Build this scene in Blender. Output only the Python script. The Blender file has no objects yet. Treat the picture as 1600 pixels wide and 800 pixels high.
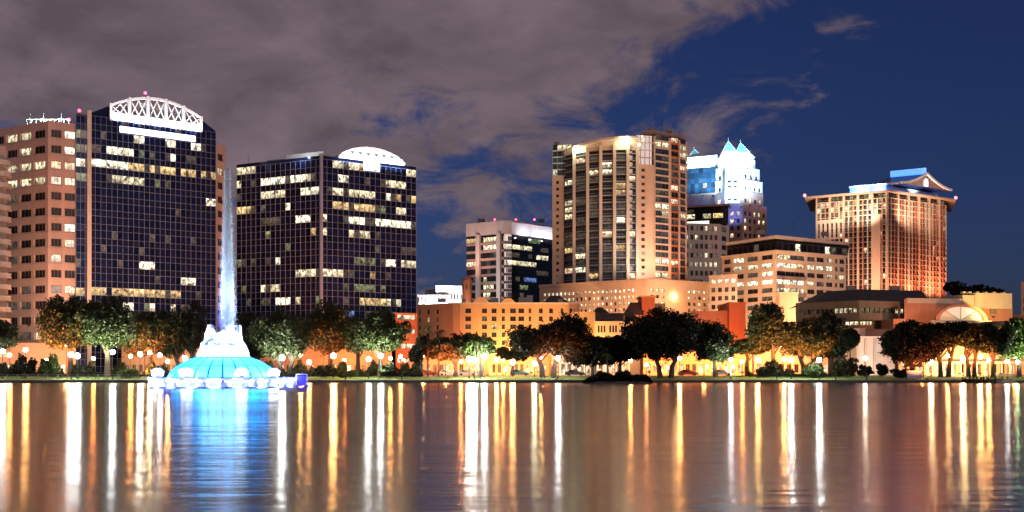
import bpy, math, random
import numpy as np
from mathutils import Vector, Matrix

scene = bpy.context.scene
# ------------------------------------------------------------------ camera
F, HY, CH = 1600.0, 582.0, 2.0      # focal length in photo pixels, horizon row, eye height above the lake
cam_d = bpy.data.cameras.new('camera')
cam = bpy.data.objects.new('camera', cam_d)
scene.collection.objects.link(cam)
scene.camera = cam
cam.location = (0, 0, CH)
cam.rotation_euler = (math.pi / 2, 0, 0)
cam_d.sensor_width = 36.0
cam_d.lens = 36.0
cam_d.shift_y = 182.0 / 1600.0
cam_d.clip_start = 0.2
cam_d.clip_end = 12000

# ------------------------------------------------------------------ sky
SUN_EL, SUN_AZ = math.radians(9), math.radians(142)     # azimuth clockwise from +Y; behind the camera, to the right
world = bpy.data.worlds.new('World')
scene.world = world
world.use_nodes = True
wn, wl = world.node_tree.nodes, world.node_tree.links
wn.clear()
def W(t, **k):
    n = wn.new(t)
    for a, b in k.items(): setattr(n, a, b)
    return n
def wm(op, a, b=None, clamp=False):
    n = W('ShaderNodeMath', operation=op, use_clamp=clamp)
    for i, v in enumerate((a, b)):
        if v is None: continue
        if isinstance(v, (int, float)): n.inputs[i].default_value = v
        else: wl.new(v, n.inputs[i])
    return n.outputs[0]
sky = W('ShaderNodeTexSky', sky_type='NISHITA', sun_disc=False, sun_elevation=SUN_EL, sun_rotation=SUN_AZ,
        air_density=1.0, dust_density=1.6, ozone_density=4.0)
tint = W('ShaderNodeMix', data_type='RGBA', blend_type='MULTIPLY')
tint.inputs[0].default_value = 1
wl.new(sky.outputs[0], tint.inputs[6])
tint.inputs[7].default_value = (0.215, 0.20, 0.385, 1)      # deep blue hour
tc = W('ShaderNodeTexCoord')
sep = W('ShaderNodeSeparateXYZ')
wl.new(tc.outputs['Generated'], sep.inputs[0])
dx, dy, dz = sep.outputs
den = wm('ADD', wm('MAXIMUM', dz, 0.0), 0.30)
comb = W('ShaderNodeCombineXYZ')
wl.new(wm('DIVIDE', dx, den), comb.inputs[0])
wl.new(wm('DIVIDE', dy, den), comb.inputs[1])
comb.inputs[2].default_value = 3.7
def wnoise(scale, detail, rough, dist, off):
    mp = W('ShaderNodeMapping')
    mp.inputs['Location'].default_value = off
    mp.inputs['Rotation'].default_value = (0, 0, 0.5)
    mp.inputs['Scale'].default_value = (1.0, 1.1, 1.0)
    wl.new(comb.outputs[0], mp.inputs[0])
    n = W('ShaderNodeTexNoise')
    n.inputs['Scale'].default_value = scale
    n.inputs['Detail'].default_value = detail
    n.inputs['Roughness'].default_value = rough
    n.inputs['Distortion'].default_value = dist
    wl.new(mp.outputs[0], n.inputs['Vector'])
    return n.outputs['Fac']
n1 = wnoise(1.9, 9, 0.58, 0.45, (2.4, 7.7, 0))
n2 = wnoise(5.2, 8, 0.62, 0.6, (7.1, 2.0, 5))
# a cloud bank that thins out towards the right
bank = wm('ADD', wm('MULTIPLY', wm('MAXIMUM', wm('ADD', dx, 0.02), -0.25), -0.72), wm('MULTIPLY', dz, 0.95))
cover = wm('ADD', wm('ADD', wm('MULTIPLY', n1, 1.05), wm('MULTIPLY', n2, 0.74)), wm('ADD', bank, -0.60))
ramp = W('ShaderNodeMapRange', interpolation_type='SMOOTHSTEP')
ramp.inputs[1].default_value = 0.385
ramp.inputs[2].default_value = 0.57
wl.new(cover, ramp.inputs[0])
cfac = wm('MULTIPLY', ramp.outputs[0], 0.93)
tone = W('ShaderNodeMapRange')
tone.inputs[1].default_value = 0.35; tone.inputs[2].default_value = 0.75
tone.inputs[3].default_value = 0.66; tone.inputs[4].default_value = 1.32
wl.new(wnoise(4.2, 7, 0.6, 0.4, (3, 9, 2)), tone.inputs[0])
ccol = W('ShaderNodeMix', data_type='RGBA', blend_type='MULTIPLY')
ccol.inputs[0].default_value = 1
ccol.inputs[6].default_value = (1.74, 1.26, 1.44, 1)        # clouds carry the glow of the city
wl.new(tone.outputs[0], ccol.inputs[7])
skymix = W('ShaderNodeMix', data_type='RGBA')
wl.new(cfac, skymix.inputs[0])
wl.new(tint.outputs[2], skymix.inputs[6])
wl.new(ccol.outputs[2], skymix.inputs[7])
bg = W('ShaderNodeBackground')
bg.inputs['Strength'].default_value = 0.10
wl.new(skymix.outputs[2], bg.inputs['Color'])
wo = W('ShaderNodeOutputWorld')
wl.new(bg.outputs[0], wo.inputs[0])

# ------------------------------------------------------------------ sun: the last warm light low behind the camera
sun_d = bpy.data.lights.new('sun', 'SUN')
sun_d.energy = 0.55
sun_d.angle = math.radians(12)
sun_d.color = (1.0, 0.70, 0.58)
sun = bpy.data.objects.new('sun', sun_d)
scene.collection.objects.link(sun)
sv = Vector((math.sin(SUN_AZ) * math.cos(SUN_EL), math.cos(SUN_AZ) * math.cos(SUN_EL), math.sin(SUN_EL)))
sun.rotation_euler = sv.to_track_quat('Z', 'Y').to_euler()

# ------------------------------------------------------------------ exposure and sampling
vs = scene.view_settings
vs.view_transform = 'Standard'
vs.look = 'None'
vs.exposure = 0.0
vs.gamma = 1.0
scene.render.engine = 'CYCLES'
cy = scene.cycles
cy.use_denoising = True
cy.max_bounces = 5
cy.diffuse_bounces = 2
cy.glossy_bounces = 3
cy.transmission_bounces = 3
cy.transparent_max_bounces = 10
cy.caustics_reflective = False
cy.caustics_refractive = False
cy.sample_clamp_indirect = 4.0
cy.use_light_tree = True

# ------------------------------------------------------------------ helpers
rnd = random.Random(11)
C = scene.collection
def BK(px, d, dep, inset): return P(px + inset, d + dep)      # a back corner standing behind a front one
def P(px, d): return ((px - 800.0) / F * d, d)
def Z(py, d): return CH + (HY - py) / F * d
def proj(x, y, z): return (800 + x / y * F, HY - (z - CH) / y * F)

def mat(name, col, rough=0.7, var=0.12, scale=0.6, metal=0.0, bump=0.0, spec=0.3, col2=None, streak=False):
    m = bpy.data.materials.new(name); m.use_nodes = True
    nt = m.node_tree; b = nt.nodes['Principled BSDF']
    b.inputs['Roughness'].default_value = rough
    b.inputs['Metallic'].default_value = metal
    b.inputs['Specular IOR Level'].default_value = spec
    g = nt.nodes.new('ShaderNodeNewGeometry')
    mp = nt.nodes.new('ShaderNodeMapping')
    if streak: mp.inputs['Scale'].default_value = (1, 1, 0.18)
    nt.links.new(g.outputs['Position'], mp.inputs[0])
    n = nt.nodes.new('ShaderNodeTexNoise')
    n.inputs['Scale'].default_value = scale; n.inputs['Detail'].default_value = 6
    n.inputs['Roughness'].default_value = 0.65
    nt.links.new(mp.outputs[0], n.inputs['Vector'])
    r = nt.nodes.new('ShaderNodeValToRGB')
    c2 = col2 or col
    r.color_ramp.elements[0].position = 0.3; r.color_ramp.elements[1].position = 0.7
    r.color_ramp.elements[0].color = tuple(max(0, c * (1 - var)) for c in col) + (1,)
    r.color_ramp.elements[1].color = tuple(min(1, c * (1 + var)) for c in c2) + (1,)
    nt.links.new(n.outputs['Fac'], r.inputs[0])
    nt.links.new(r.outputs[0], b.inputs['Base Color'])
    if bump:
        bp = nt.nodes.new('ShaderNodeBump'); bp.inputs['Strength'].default_value = bump
        nt.links.new(n.outputs['Fac'], bp.inputs['Height'])
        nt.links.new(bp.outputs[0], b.inputs['Normal'])
    return m

def emit(name, col, strength, sample=False):
    m = bpy.data.materials.new(name); m.use_nodes = True
    nt = m.node_tree; b = nt.nodes['Principled BSDF']
    b.inputs['Base Color'].default_value = (0.6, 0.6, 0.6, 1)
    b.inputs['Emission Color'].default_value = tuple(col) + (1,)
    b.inputs['Emission Strength'].default_value = strength
    m.cycles.emission_sampling = 'FRONT_BACK' if sample else 'NONE'
    return m

def litmat(name, col, strength, contrast=1.0, scale=1.1):
    """a lit room seen through a pane: uneven, brighter towards the ceiling lights, blotched by blinds and furniture"""
    m = bpy.data.materials.new(name); m.use_nodes = True
    nt = m.node_tree; b = nt.nodes['Principled BSDF']; L = nt.links
    b.inputs['Base Color'].default_value = (0.02, 0.02, 0.02, 1)
    b.inputs['Roughness'].default_value = 0.15
    t = nt.nodes.new('ShaderNodeTexCoord'); oi = nt.nodes.new('ShaderNodeObjectInfo')
    mp = nt.nodes.new('ShaderNodeMapping'); mp.inputs['Scale'].default_value = (1.0, 1.0, 0.8)
    L.new(t.outputs['Object'], mp.inputs[0])
    n = nt.nodes.new('ShaderNodeTexNoise'); n.noise_dimensions = '4D'
    n.inputs['Scale'].default_value = scale; n.inputs['Detail'].default_value = 3
    L.new(mp.outputs[0], n.inputs['Vector'])
    mm = nt.nodes.new('ShaderNodeMath'); mm.operation = 'MULTIPLY'; mm.inputs[1].default_value = 61.0
    L.new(oi.outputs['Random'], mm.inputs[0]); L.new(mm.outputs[0], n.inputs['W'])
    mr = nt.nodes.new('ShaderNodeMapRange')
    mr.inputs[1].default_value = 0.36; mr.inputs[2].default_value = 0.64
    mr.inputs[3].default_value = max(0.04, 1 - 0.85 * contrast); mr.inputs[4].default_value = 1 + 0.35 * contrast
    L.new(n.outputs['Fac'], mr.inputs[0])
    s = nt.nodes.new('ShaderNodeSeparateXYZ'); L.new(t.outputs['Object'], s.inputs[0])
    zr = nt.nodes.new('ShaderNodeMapRange')
    zr.inputs[1].default_value = -1.0; zr.inputs[2].default_value = 0.7
    zr.inputs[3].default_value = 0.55; zr.inputs[4].default_value = 1.15
    L.new(s.outputs[2], zr.inputs[0])
    pr = nt.nodes.new('ShaderNodeMapRange'); pr.inputs[3].default_value = 0.6; pr.inputs[4].default_value = 1.25
    L.new(oi.outputs['Random'], pr.inputs[0])
    a = nt.nodes.new('ShaderNodeMath'); a.operation = 'MULTIPLY'; L.new(mr.outputs[0], a.inputs[0]); L.new(zr.outputs[0], a.inputs[1])
    c = nt.nodes.new('ShaderNodeMath'); c.operation = 'MULTIPLY'; L.new(a.outputs[0], c.inputs[0]); L.new(pr.outputs[0], c.inputs[1])
    e = nt.nodes.new('ShaderNodeMath'); e.operation = 'MULTIPLY'; L.new(c.outputs[0], e.inputs[0]); e.inputs[1].default_value = strength
    b.inputs['Emission Color'].default_value = tuple(col) + (1,)
    L.new(e.outputs[0], b.inputs['Emission Strength'])
    m.cycles.emission_sampling = 'NONE'
    return m

def glassmat(name, col, rough=0.08, spec=0.6, tint=(1, 1, 1)):
    m = bpy.data.materials.new(name); m.use_nodes = True
    nt = m.node_tree; b = nt.nodes['Principled BSDF']; L = nt.links
    b.inputs['Roughness'].default_value = rough
    b.inputs['Specular IOR Level'].default_value = spec
    b.inputs['Specular Tint'].default_value = tuple(tint) + (1,)
    oi = nt.nodes.new('ShaderNodeObjectInfo'); g = nt.nodes.new('ShaderNodeNewGeometry')
    ad = nt.nodes.new('ShaderNodeMath'); ad.operation = 'ADD'
    L.new(oi.outputs['Random'], ad.inputs[0]); L.new(g.outputs['Random Per Island'], ad.inputs[1])
    fr = nt.nodes.new('ShaderNodeMath'); fr.operation = 'FRACT'; L.new(ad.outputs[0], fr.inputs[0])
    r = nt.nodes.new('ShaderNodeValToRGB')
    r.color_ramp.elements[0].color = tuple(c * 0.55 for c in col) + (1,)
    r.color_ramp.elements[1].color = tuple(c * 1.7 for c in col) + (1,)
    L.new(fr.outputs[0], r.inputs[0]); L.new(r.outputs[0], b.inputs['Base Color'])
    return m

def foliage(name, col, col2):
    m = bpy.data.materials.new(name); m.use_nodes = True
    nt = m.node_tree; b = nt.nodes['Principled BSDF']; L = nt.links
    g = nt.nodes.new('ShaderNodeNewGeometry')
    r = nt.nodes.new('ShaderNodeValToRGB')
    r.color_ramp.elements[0].color = tuple(col) + (1,); r.color_ramp.elements[1].color = tuple(col2) + (1,)
    L.new(g.outputs['Random Per Island'], r.inputs[0]); L.new(r.outputs[0], b.inputs['Base Color'])
    b.inputs['Roughness'].default_value = 0.55; b.inputs['Specular IOR Level'].default_value = 0.25
    tr = nt.nodes.new('ShaderNodeBsdfTranslucent'); L.new(r.outputs[0], tr.inputs[0])
    mx = nt.nodes.new('ShaderNodeMixShader'); mx.inputs[0].default_value = 0.3
    o = nt.nodes['Material Output']
    L.new(b.outputs[0], mx.inputs[1]); L.new(tr.outputs[0], mx.inputs[2]); L.new(mx.outputs[0], o.inputs[0])
    return m

M = {}
M['pink'] = mat('pink_stone', (0.46, 0.36, 0.33), 0.75, 0.10, 0.35, streak=True)
M['cream'] = mat('cream_stucco', (0.58, 0.49, 0.40), 0.8, 0.10, 0.3, streak=True)
M['peach'] = mat('peach_stucco', (0.58, 0.42, 0.31), 0.8, 0.10, 0.3, streak=True)
M['orange'] = mat('orange_stucco', (0.58, 0.34, 0.20), 0.8, 0.12, 0.3, streak=True)
M['red'] = mat('red_orange_stucco', (0.50, 0.16, 0.08), 0.8, 0.12, 0.3, streak=True)
M['salmon'] = mat('salmon_brick', (0.46, 0.22, 0.15), 0.8, 0.12, 0.5, streak=True)
M['white'] = mat('white_paint', (0.78, 0.78, 0.78), 0.6, 0.05, 0.5)
M['offwhite'] = mat('off_white_stone', (0.62, 0.60, 0.56), 0.7, 0.08, 0.4, streak=True)
M['grey'] = mat('grey_concrete', (0.30, 0.29, 0.28), 0.8, 0.15, 0.6, streak=True)
M['brown'] = mat('brown_concrete', (0.22, 0.18, 0.14), 0.8, 0.15, 0.5, streak=True)
M['brownstone'] = mat('brown_granite', (0.30, 0.19, 0.16), 0.6, 0.12, 0.5, streak=True)
M['darkroof'] = mat('dark_roofing', (0.05, 0.045, 0.045), 0.8, 0.25, 0.7)
M['darkmetal'] = mat('dark_metal', (0.03, 0.03, 0.035), 0.5, 0.1, 2.0)
M['mullion'] = mat('aluminium_mullion', (0.21, 0.26, 0.42), 0.45, 0.08, 1.0)
M['frame'] = mat('window_frame_metal', (0.16, 0.14, 0.13), 0.5, 0.1, 1.0)
M['core'] = mat('dark_interior', (0.02, 0.02, 0.025), 0.9, 0.2, 0.5)
M['navy'] = glassmat('navy_glass', (0.005, 0.009, 0.040), 0.08, 0.2, (0.3, 0.5, 1.0))
M['navy2'] = glassmat('navy_spandrel_glass', (0.005, 0.008, 0.028), 0.14, 0.22, (0.4, 0.55, 1.0))
M['black_glass'] = glassmat('black_glass', (0.010, 0.011, 0.012), 0.1)
M['dark_win'] = glassmat('dark_window_glass', (0.018, 0.017, 0.020), 0.28, 0.08)
M['teal_glass'] = glassmat('teal_glass', (0.03, 0.05, 0.065), 0.1)
M['blue_glass'] = glassmat('blue_glass', (0.012, 0.032, 0.065), 0.1, 0.3)
M['lit'] = litmat('lit_room_white', (1.0, 0.90, 0.64), 2.1, 1.15)
M['lit2'] = litmat('lit_room_pale', (1.0, 0.86, 0.54), 1.25, 1.25)
M['gold'] = litmat('lit_room_gold', (1.0, 0.66, 0.28), 1.1, 1.1)
M['green'] = litmat('lit_room_green', (0.62, 0.80, 0.36), 0.34, 1.2)
M['dim'] = litmat('dim_room', (0.75, 0.62, 0.45), 0.12, 1.3)
M['warm'] = litmat('lit_room_warm', (1.0, 0.62, 0.40), 2.0, 1.1)
M['bluelit'] = litmat('lit_room_blue', (0.25, 0.38, 1.0), 0.5, 1.1)
M['bulb'] = emit('lamp_bulb', (1, 0.9, 0.75), 8)
M['sign_white'] = emit('lit_sign_panel', (0.90, 0.92, 1.0), 2.6)
M['sign_blue'] = emit('blue_led_strip', (0.08, 0.22, 1.0), 2.2, True)
M['beacon'] = emit('red_beacon', (1.0, 0.03, 0.08), 14, True)
M['bark'] = mat('bark', (0.07, 0.05, 0.035), 0.9, 0.3, 3.0, bump=0.4)
M['leaf'] = foliage('oak_leaves', (0.016, 0.022, 0.008), (0.052, 0.056, 0.020))
M['leaf2'] = foliage('silhouette_leaves', (0.007, 0.010, 0.005), (0.024, 0.028, 0.012))  # the shade of tree silhouettes is put into this leaf colour
M['leaf3'] = foliage('bright_leaves', (0.034, 0.054, 0.012), (0.095, 0.125, 0.035))
M['palm'] = foliage('palm_fronds', (0.03, 0.05, 0.018), (0.08, 0.10, 0.04))

class MB:
    def __init__(s): s.v = []; s.f = []; s.m = []
    def quad(s, a, b, c, d, mi=0):
        i = len(s.v); s.v += [a, b, c, d]; s.f.append((i, i+1, i+2, i+3)); s.m.append(mi)
    def poly(s, pts, mi=0):
        i = len(s.v); s.v += list(pts); s.f.append(tuple(range(i, i + len(pts)))); s.m.append(mi)
    def hexa(s, a, b, mi=0):
        """a, b: two matching quads (lists of 4 points)"""
        i = len(s.v); s.v += list(a) + list(b)
        for q in ((3,2,1,0), (4,5,6,7), (0,1,5,4), (1,2,6,5), (2,3,7,6), (3,0,4,7)):
            s.f.append(tuple(i + k for k in q)); s.m.append(mi)
    def box(s, x0, x1, y0, y1, z0, z1, mi=0):
        s.hexa([(x0,y0,z0),(x1,y0,z0),(x1,y1,z0),(x0,y1,z0)], [(x0,y0,z1),(x1,y0,z1),(x1,y1,z1),(x0,y1,z1)], mi)
    def fbox(s, f, u0, u1, z0, z1, o0, o1, mi=0):
        """box on a facade: along u, up z, outward from o0 to o1"""
        a = [f.pt(u0,z0,o0), f.pt(u1,z0,o0), f.pt(u1,z0,o1), f.pt(u0,z0,o1)]
        b = [f.pt(u0,z1,o0), f.pt(u1,z1,o0), f.pt(u1,z1,o1), f.pt(u0,z1,o1)]
        s.hexa(a, b, mi)
    def prism(s, pts, z0, z1, mi=0, bottom=False):
        n = len(pts); i = len(s.v)
        s.v += [(p[0], p[1], z0) for p in pts] + [(p[0], p[1], z1) for p in pts]
        for k in range(n):
            j = (k + 1) % n
            s.f.append((i+k, i+j, i+n+j, i+n+k)); s.m.append(mi)
        s.f.append(tuple(i+n+k for k in range(n))); s.m.append(mi)
        if bottom: s.f.append(tuple(i+k for k in reversed(range(n)))); s.m.append(mi)
    def tube(s, pts, rads, n=6, mi=0, cap=True):
        pts = [Vector(p) for p in pts]; i0 = len(s.v)
        for k, p in enumerate(pts):
            t = (pts[min(k+1, len(pts)-1)] - pts[max(k-1, 0)])
            if t.length < 1e-9: t = Vector((0,0,1))
            t.normalize()
            a = t.cross(Vector((0,1,0)) if abs(t.y) < 0.9 else Vector((1,0,0))).normalized(); b = t.cross(a)
            for q in range(n):
                an = 2*math.pi*q/n
                s.v.append(tuple(p + (a*math.cos(an) + b*math.sin(an)) * rads[k]))
        for k in range(len(pts)-1):
            for q in range(n):
                r = (q+1) % n
                s.f.append((i0+k*n+q, i0+k*n+r, i0+(k+1)*n+r, i0+(k+1)*n+q)); s.m.append(mi)
        if cap:
            e = i0 + (len(pts)-1)*n
            s.f.append(tuple(range(e, e+n))); s.m.append(mi)
            s.f.append(tuple(reversed(range(i0, i0+n)))); s.m.append(mi)
    def lathe(s, c, prof, n=24, mi=0, a0=0, a1=2*math.pi):
        i0 = len(s.v); full = abs(a1 - a0 - 2*math.pi) < 1e-6; m = n if full else n + 1
        for r, z in prof:
            for q in range(m):
                an = a0 + (a1-a0)*q/n
                s.v.append((c[0] + r*math.cos(an), c[1] + r*math.sin(an), c[2] + z))
        for k in range(len(prof)-1):
            for q in range(n):
                r_ = (q+1) % m
                s.f.append((i0+k*m+q, i0+k*m+r_, i0+(k+1)*m+r_, i0+(k+1)*m+q)); s.m.append(mi)
    def ball(s, c, r, n=10, k=6, mi=0, sz=1.0):
        s.lathe(c, [(max(1e-3, r*math.sin(math.pi*j/k)), -r*sz*math.cos(math.pi*j/k)) for j in range(k+1)], n, mi)
    def build(s, name, mats, parent=None, smooth=False):
        me = bpy.data.meshes.new(name)
        off = parent.get('_o', (0,0,0)) if parent is not None else (0,0,0)
        v = np.array(s.v, dtype=np.float64).reshape(-1, 3) - np.array(tuple(off))
        me.from_pydata(v.tolist(), [], s.f)
        if not isinstance(mats, (list, tuple)): mats = [mats]
        for m in mats: me.materials.append(M[m] if isinstance(m, str) else m)
        me.polygons.foreach_set('material_index', s.m)
        if smooth: me.polygons.foreach_set('use_smooth', [True]*len(s.f))
        me.update()
        o = bpy.data.objects.new(name, me); C.objects.link(o)
        if parent is not None: o.parent = parent; o['_o'] = tuple(off)
        return o

def tag(o, label=None, cat=None, group=None, kind=None):
    if label: o['label'] = label
    if cat: o['category'] = cat
    if group: o['group'] = group
    if kind: o['kind'] = kind
    return o
def thing(name, label, cat, loc, group=None):
    o = bpy.data.objects.new(name, None); C.objects.link(o)
    o.location = loc; o['_o'] = tuple(loc); o.empty_display_size = 0.5
    return tag(o, label, cat, group)

class Fc:
    """a vertical facade from plan point p0 to p1, left to right as seen from outside"""
    def __init__(s, p0, p1):
        s.p0 = Vector(p0); s.p1 = Vector(p1); d = s.p1 - s.p0
        s.L = d.length; s.u = d / s.L; s.n = Vector((s.u.y, -s.u.x)); s.ang = math.atan2(s.u.y, s.u.x)
    def pt(s, u, z, o=0.0):
        q = s.p0 + s.u*u + s.n*o
        return (q.x, q.y, z)
    def px(s, u, z): return proj(*s.pt(u, z))
    def at(s, px):
        """distance along the facade of the point that stands at photo column px"""
        k = (px - 800.0) / F
        return (k*s.p0.y - s.p0.x) / (s.u.x - k*s.u.y)
def Fp(a, b): return Fc(P(*a), P(*b))

def wall_grid(mb, f, z0, z1, cols, rows, depth, has=None, mi=0):
    uc, c = [], 0.0
    for i, (a, b) in enumerate(cols):
        uc += [(c, a, None), (a, b, i)]; c = b
    uc.append((c, f.L, None))
    zc, c = [], z0
    for j, (a, b) in enumerate(rows):
        zc += [(c, a, None), (a, b, j)]; c = b
    zc.append((c, z1, None))
    for (za, zb, j) in zc:
        if zb - za < 1e-4: continue
        if j is None:
            mb.quad(f.pt(0,za), f.pt(f.L,za), f.pt(f.L,zb), f.pt(0,zb), mi); continue
        for (ua, ub, i) in uc:
            if ub - ua < 1e-4: continue
            if i is None or (has and not has(i, j)):
                mb.quad(f.pt(ua,za), f.pt(ub,za), f.pt(ub,zb), f.pt(ua,zb), mi)
            else:
                e = -depth
                mb.quad(f.pt(ua,za), f.pt(ua,zb), f.pt(ua,zb,e), f.pt(ua,za,e), mi)
                mb.quad(f.pt(ub,za), f.pt(ub,za,e), f.pt(ub,zb,e), f.pt(ub,zb), mi)
                mb.quad(f.pt(ua,za), f.pt(ua,za,e), f.pt(ub,za,e), f.pt(ub,za), mi)
                mb.quad(f.pt(ua,zb), f.pt(ub,zb), f.pt(ub,zb,e), f.pt(ua,zb,e), mi)

_wm = {}
def win_mesh(w, h, kind, style):
    k = (round(w, 1), round(h, 1), kind, style)
    if k in _wm: return _wm[k]
    mb = MB(); x, z = w/2, h/2
    if style == 0:
        mb.box(-x, x, -0.04, 0.04, -z, z, 1)
    else:
        fw = min(0.11, 0.07*w + 0.02)
        o = [(-x,0,-z),(x,0,-z),(x,0,z),(-x,0,z)]
        i = [(-x+fw,0,-z+fw),(x-fw,0,-z+fw),(x-fw,0,z-fw),(-x+fw,0,z-fw)]
        b = [(p[0], 0.09, p[2]) for p in i]
        for q in range(4):
            r = (q+1) % 4
            mb.quad(o[q], o[r], i[r], i[q], 0); mb.quad(i[q], i[r], b[r], b[q], 0)
        mb.quad(*b, 1)
        for t in range(1, style):
            xm = -x + w*t/style
            mb.box(xm-0.04, xm+0.04, -0.005, 0.085, -z+fw, z-fw, 0)
    me = bpy.data.meshes.new('window')
    me.from_pydata(mb.v, [], mb.f)
    me.materials.append(M['frame']); me.materials.append(M[kind])
    me.polygons.foreach_set('material_index', mb.m); me.update()
    _wm[k] = me
    return me
def window(parent, f, u0, u1, z0, z1, depth, kind, style=2, name='window'):
    o = bpy.data.objects.new(name, win_mesh(u1-u0, z1-z0, kind, style)); C.objects.link(o)
    q = f.pt((u0+u1)/2, (z0+z1)/2, -depth); off = parent['_o']
    o.parent = parent
    o.location = (q[0]-off[0], q[1]-off[1], q[2]-off[2]); o.rotation_euler = (0, 0, f.ang)
    return o

def lit_lookup(rects):
    def g(px, py):
        for (x0, y0, x1, y1, k) in rects:
            if x0 <= px <= x1 and y0 <= py <= y1: return k
        return None
    return g
def pick(r, table):
    t = r.random(); a = 0
    for k, p in table:
        a += p
        if t < a: return k
    return 'dark_win'
def even(L, n, frac, m0=0.0, m1=0.0):
    p = (L - m0 - m1) / n
    return [(m0 + p*i + p*(1-frac)/2, m0 + p*i + p*(1+frac)/2) for i in range(n)]
def windows(parent, f, cols, rows, depth, choose, style=2, name='window', has=None):
    for j, (a, b) in enumerate(rows):
        for i, (c, d) in enumerate(cols):
            if has and not has(i, j): continue
            window(parent, f, c, d, a, b, depth-0.02, choose(i, j, f.px((c+d)/2, (a+b)/2)), style, name)

def shell(mb, front, back, z0, z1, mi=0):
    """roof and the unseen sides behind a run of front plan points"""
    pts = list(front) + list(back)
    n = len(front)
    for k in range(n-1, len(pts)):
        a, b = pts[k], pts[(k+1) % len(pts)]
        mb.quad((a[0],a[1],z0), (b[0],b[1],z0), (b[0],b[1],z1), (a[0],a[1],z1), mi)
    mb.poly([(p[0],p[1],z1) for p in pts], mi)

def spot(name, parent, loc, target, power, col, size=70, blend=0.6, rad=0.3):
    d = bpy.data.lights.new(name, 'SPOT'); d.energy = power*1.5; d.color = col
    d.spot_size = math.radians(size); d.spot_blend = blend; d.shadow_soft_size = rad
    o = bpy.data.objects.new(name, d); C.objects.link(o)
    off = parent['_o'] if parent is not None else (0,0,0)
    o.parent = parent
    o.location = Vector(loc) - Vector(off)
    o.rotation_euler = (Vector(target) - Vector(loc)).to_track_quat('-Z', 'Y').to_euler()
    return o
def beacon(parent, x, y, z, h=1.6):
    mb = MB(); mb.tube([(x,y,z),(x,y,z+h)], [0.07,0.05], 6); ms = mb.build('beacon_mast', 'darkmetal', parent)
    mb = MB(); mb.ball((x,y,z+h+0.35), 0.42, 8, 6); mb.build('beacon', 'beacon', ms)

# ================================================================== THE SETTING
SHORE = 200.0
def water_material():
    m = bpy.data.materials.new('lake_water'); m.use_nodes = True
    nt = m.node_tree; b = nt.nodes['Principled BSDF']; L = nt.links
    b.inputs['Base Color'].default_value = (0.006, 0.009, 0.012, 1)
    b.inputs['Roughness'].default_value = 0.14
    b.inputs['IOR'].default_value = 1.8
    b.inputs['Specular IOR Level'].default_value = 0.8
    g = nt.nodes.new('ShaderNodeNewGeometry')
    def nz(sx, sy, scale, detail):
        mp = nt.nodes.new('ShaderNodeMapping'); mp.inputs['Scale'].default_value = (sx, sy, 1)
        L.new(g.outputs['Position'], mp.inputs[0])
        n = nt.nodes.new('ShaderNodeTexNoise'); n.inputs['Scale'].default_value = scale
        n.inputs['Detail'].default_value = detail; n.inputs['Roughness'].default_value = 0.6
        L.new(mp.outputs[0], n.inputs['Vector']); return n.outputs['Fac']
    def bump(h, dist, prev=None):
        bp = nt.nodes.new('ShaderNodeBump'); bp.inputs['Strength'].default_value = 1.0
        bp.inputs['Distance'].default_value = dist
        L.new(h, bp.inputs['Height'])
        if prev: L.new(prev, bp.inputs['Normal'])
        return bp.outputs[0]
    n = bump(nz(0.06, 1.0, 1.1, 4), 0.008)
    n = bump(nz(0.5, 1.0, 4.0, 3), 0.0046, n)
    n = bump(nz(0.28, 1.0, 0.75, 2), 0.027, n)
    rr = nt.nodes.new('ShaderNodeMapRange'); rr.inputs[1].default_value = 0.35; rr.inputs[2].default_value = 0.65     # calmer and rougher wind patches
    rr.inputs[3].default_value = 0.14; rr.inputs[4].default_value = 0.19
    L.new(nz(0.02, 0.07, 1.0, 3), rr.inputs[0]); L.new(rr.outputs[0], b.inputs['Roughness'])
    tg = nt.nodes.new('ShaderNodeCombineXYZ'); tg.inputs[1].default_value = 1.0      # wind ripples run across the view
    L.new(tg.outputs[0], b.inputs['Tangent'])
    b.inputs['Anisotropic'].default_value = 0.7
    gl = nt.nodes.new('ShaderNodeBsdfAnisotropic'); gl.inputs['Color'].default_value = (0.95, 0.85, 0.75, 1); gl.inputs['Anisotropy'].default_value = -0.12
    L.new(rr.outputs[0], gl.inputs['Roughness']); L.new(n, gl.inputs['Normal']); L.new(tg.outputs[0], gl.inputs['Tangent'])
    mx = nt.nodes.new('ShaderNodeMixShader'); mx.inputs[0].default_value = 0.52
    L.new(b.outputs[0], mx.inputs[1]); L.new(gl.outputs[0], mx.inputs[2]); L.new(mx.outputs[0], nt.nodes['Material Output'].inputs[0])
    L.new(n, b.inputs['Normal'])
    return m
M['water'] = water_material()
mb = MB(); mb.quad((-3000, -400, 0), (3000, -400, 0), (3000, SHORE+0.2, 0), (-3000, SHORE+0.2, 0))
tag(mb.build('lake_water', 'water'), kind='structure')

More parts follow.
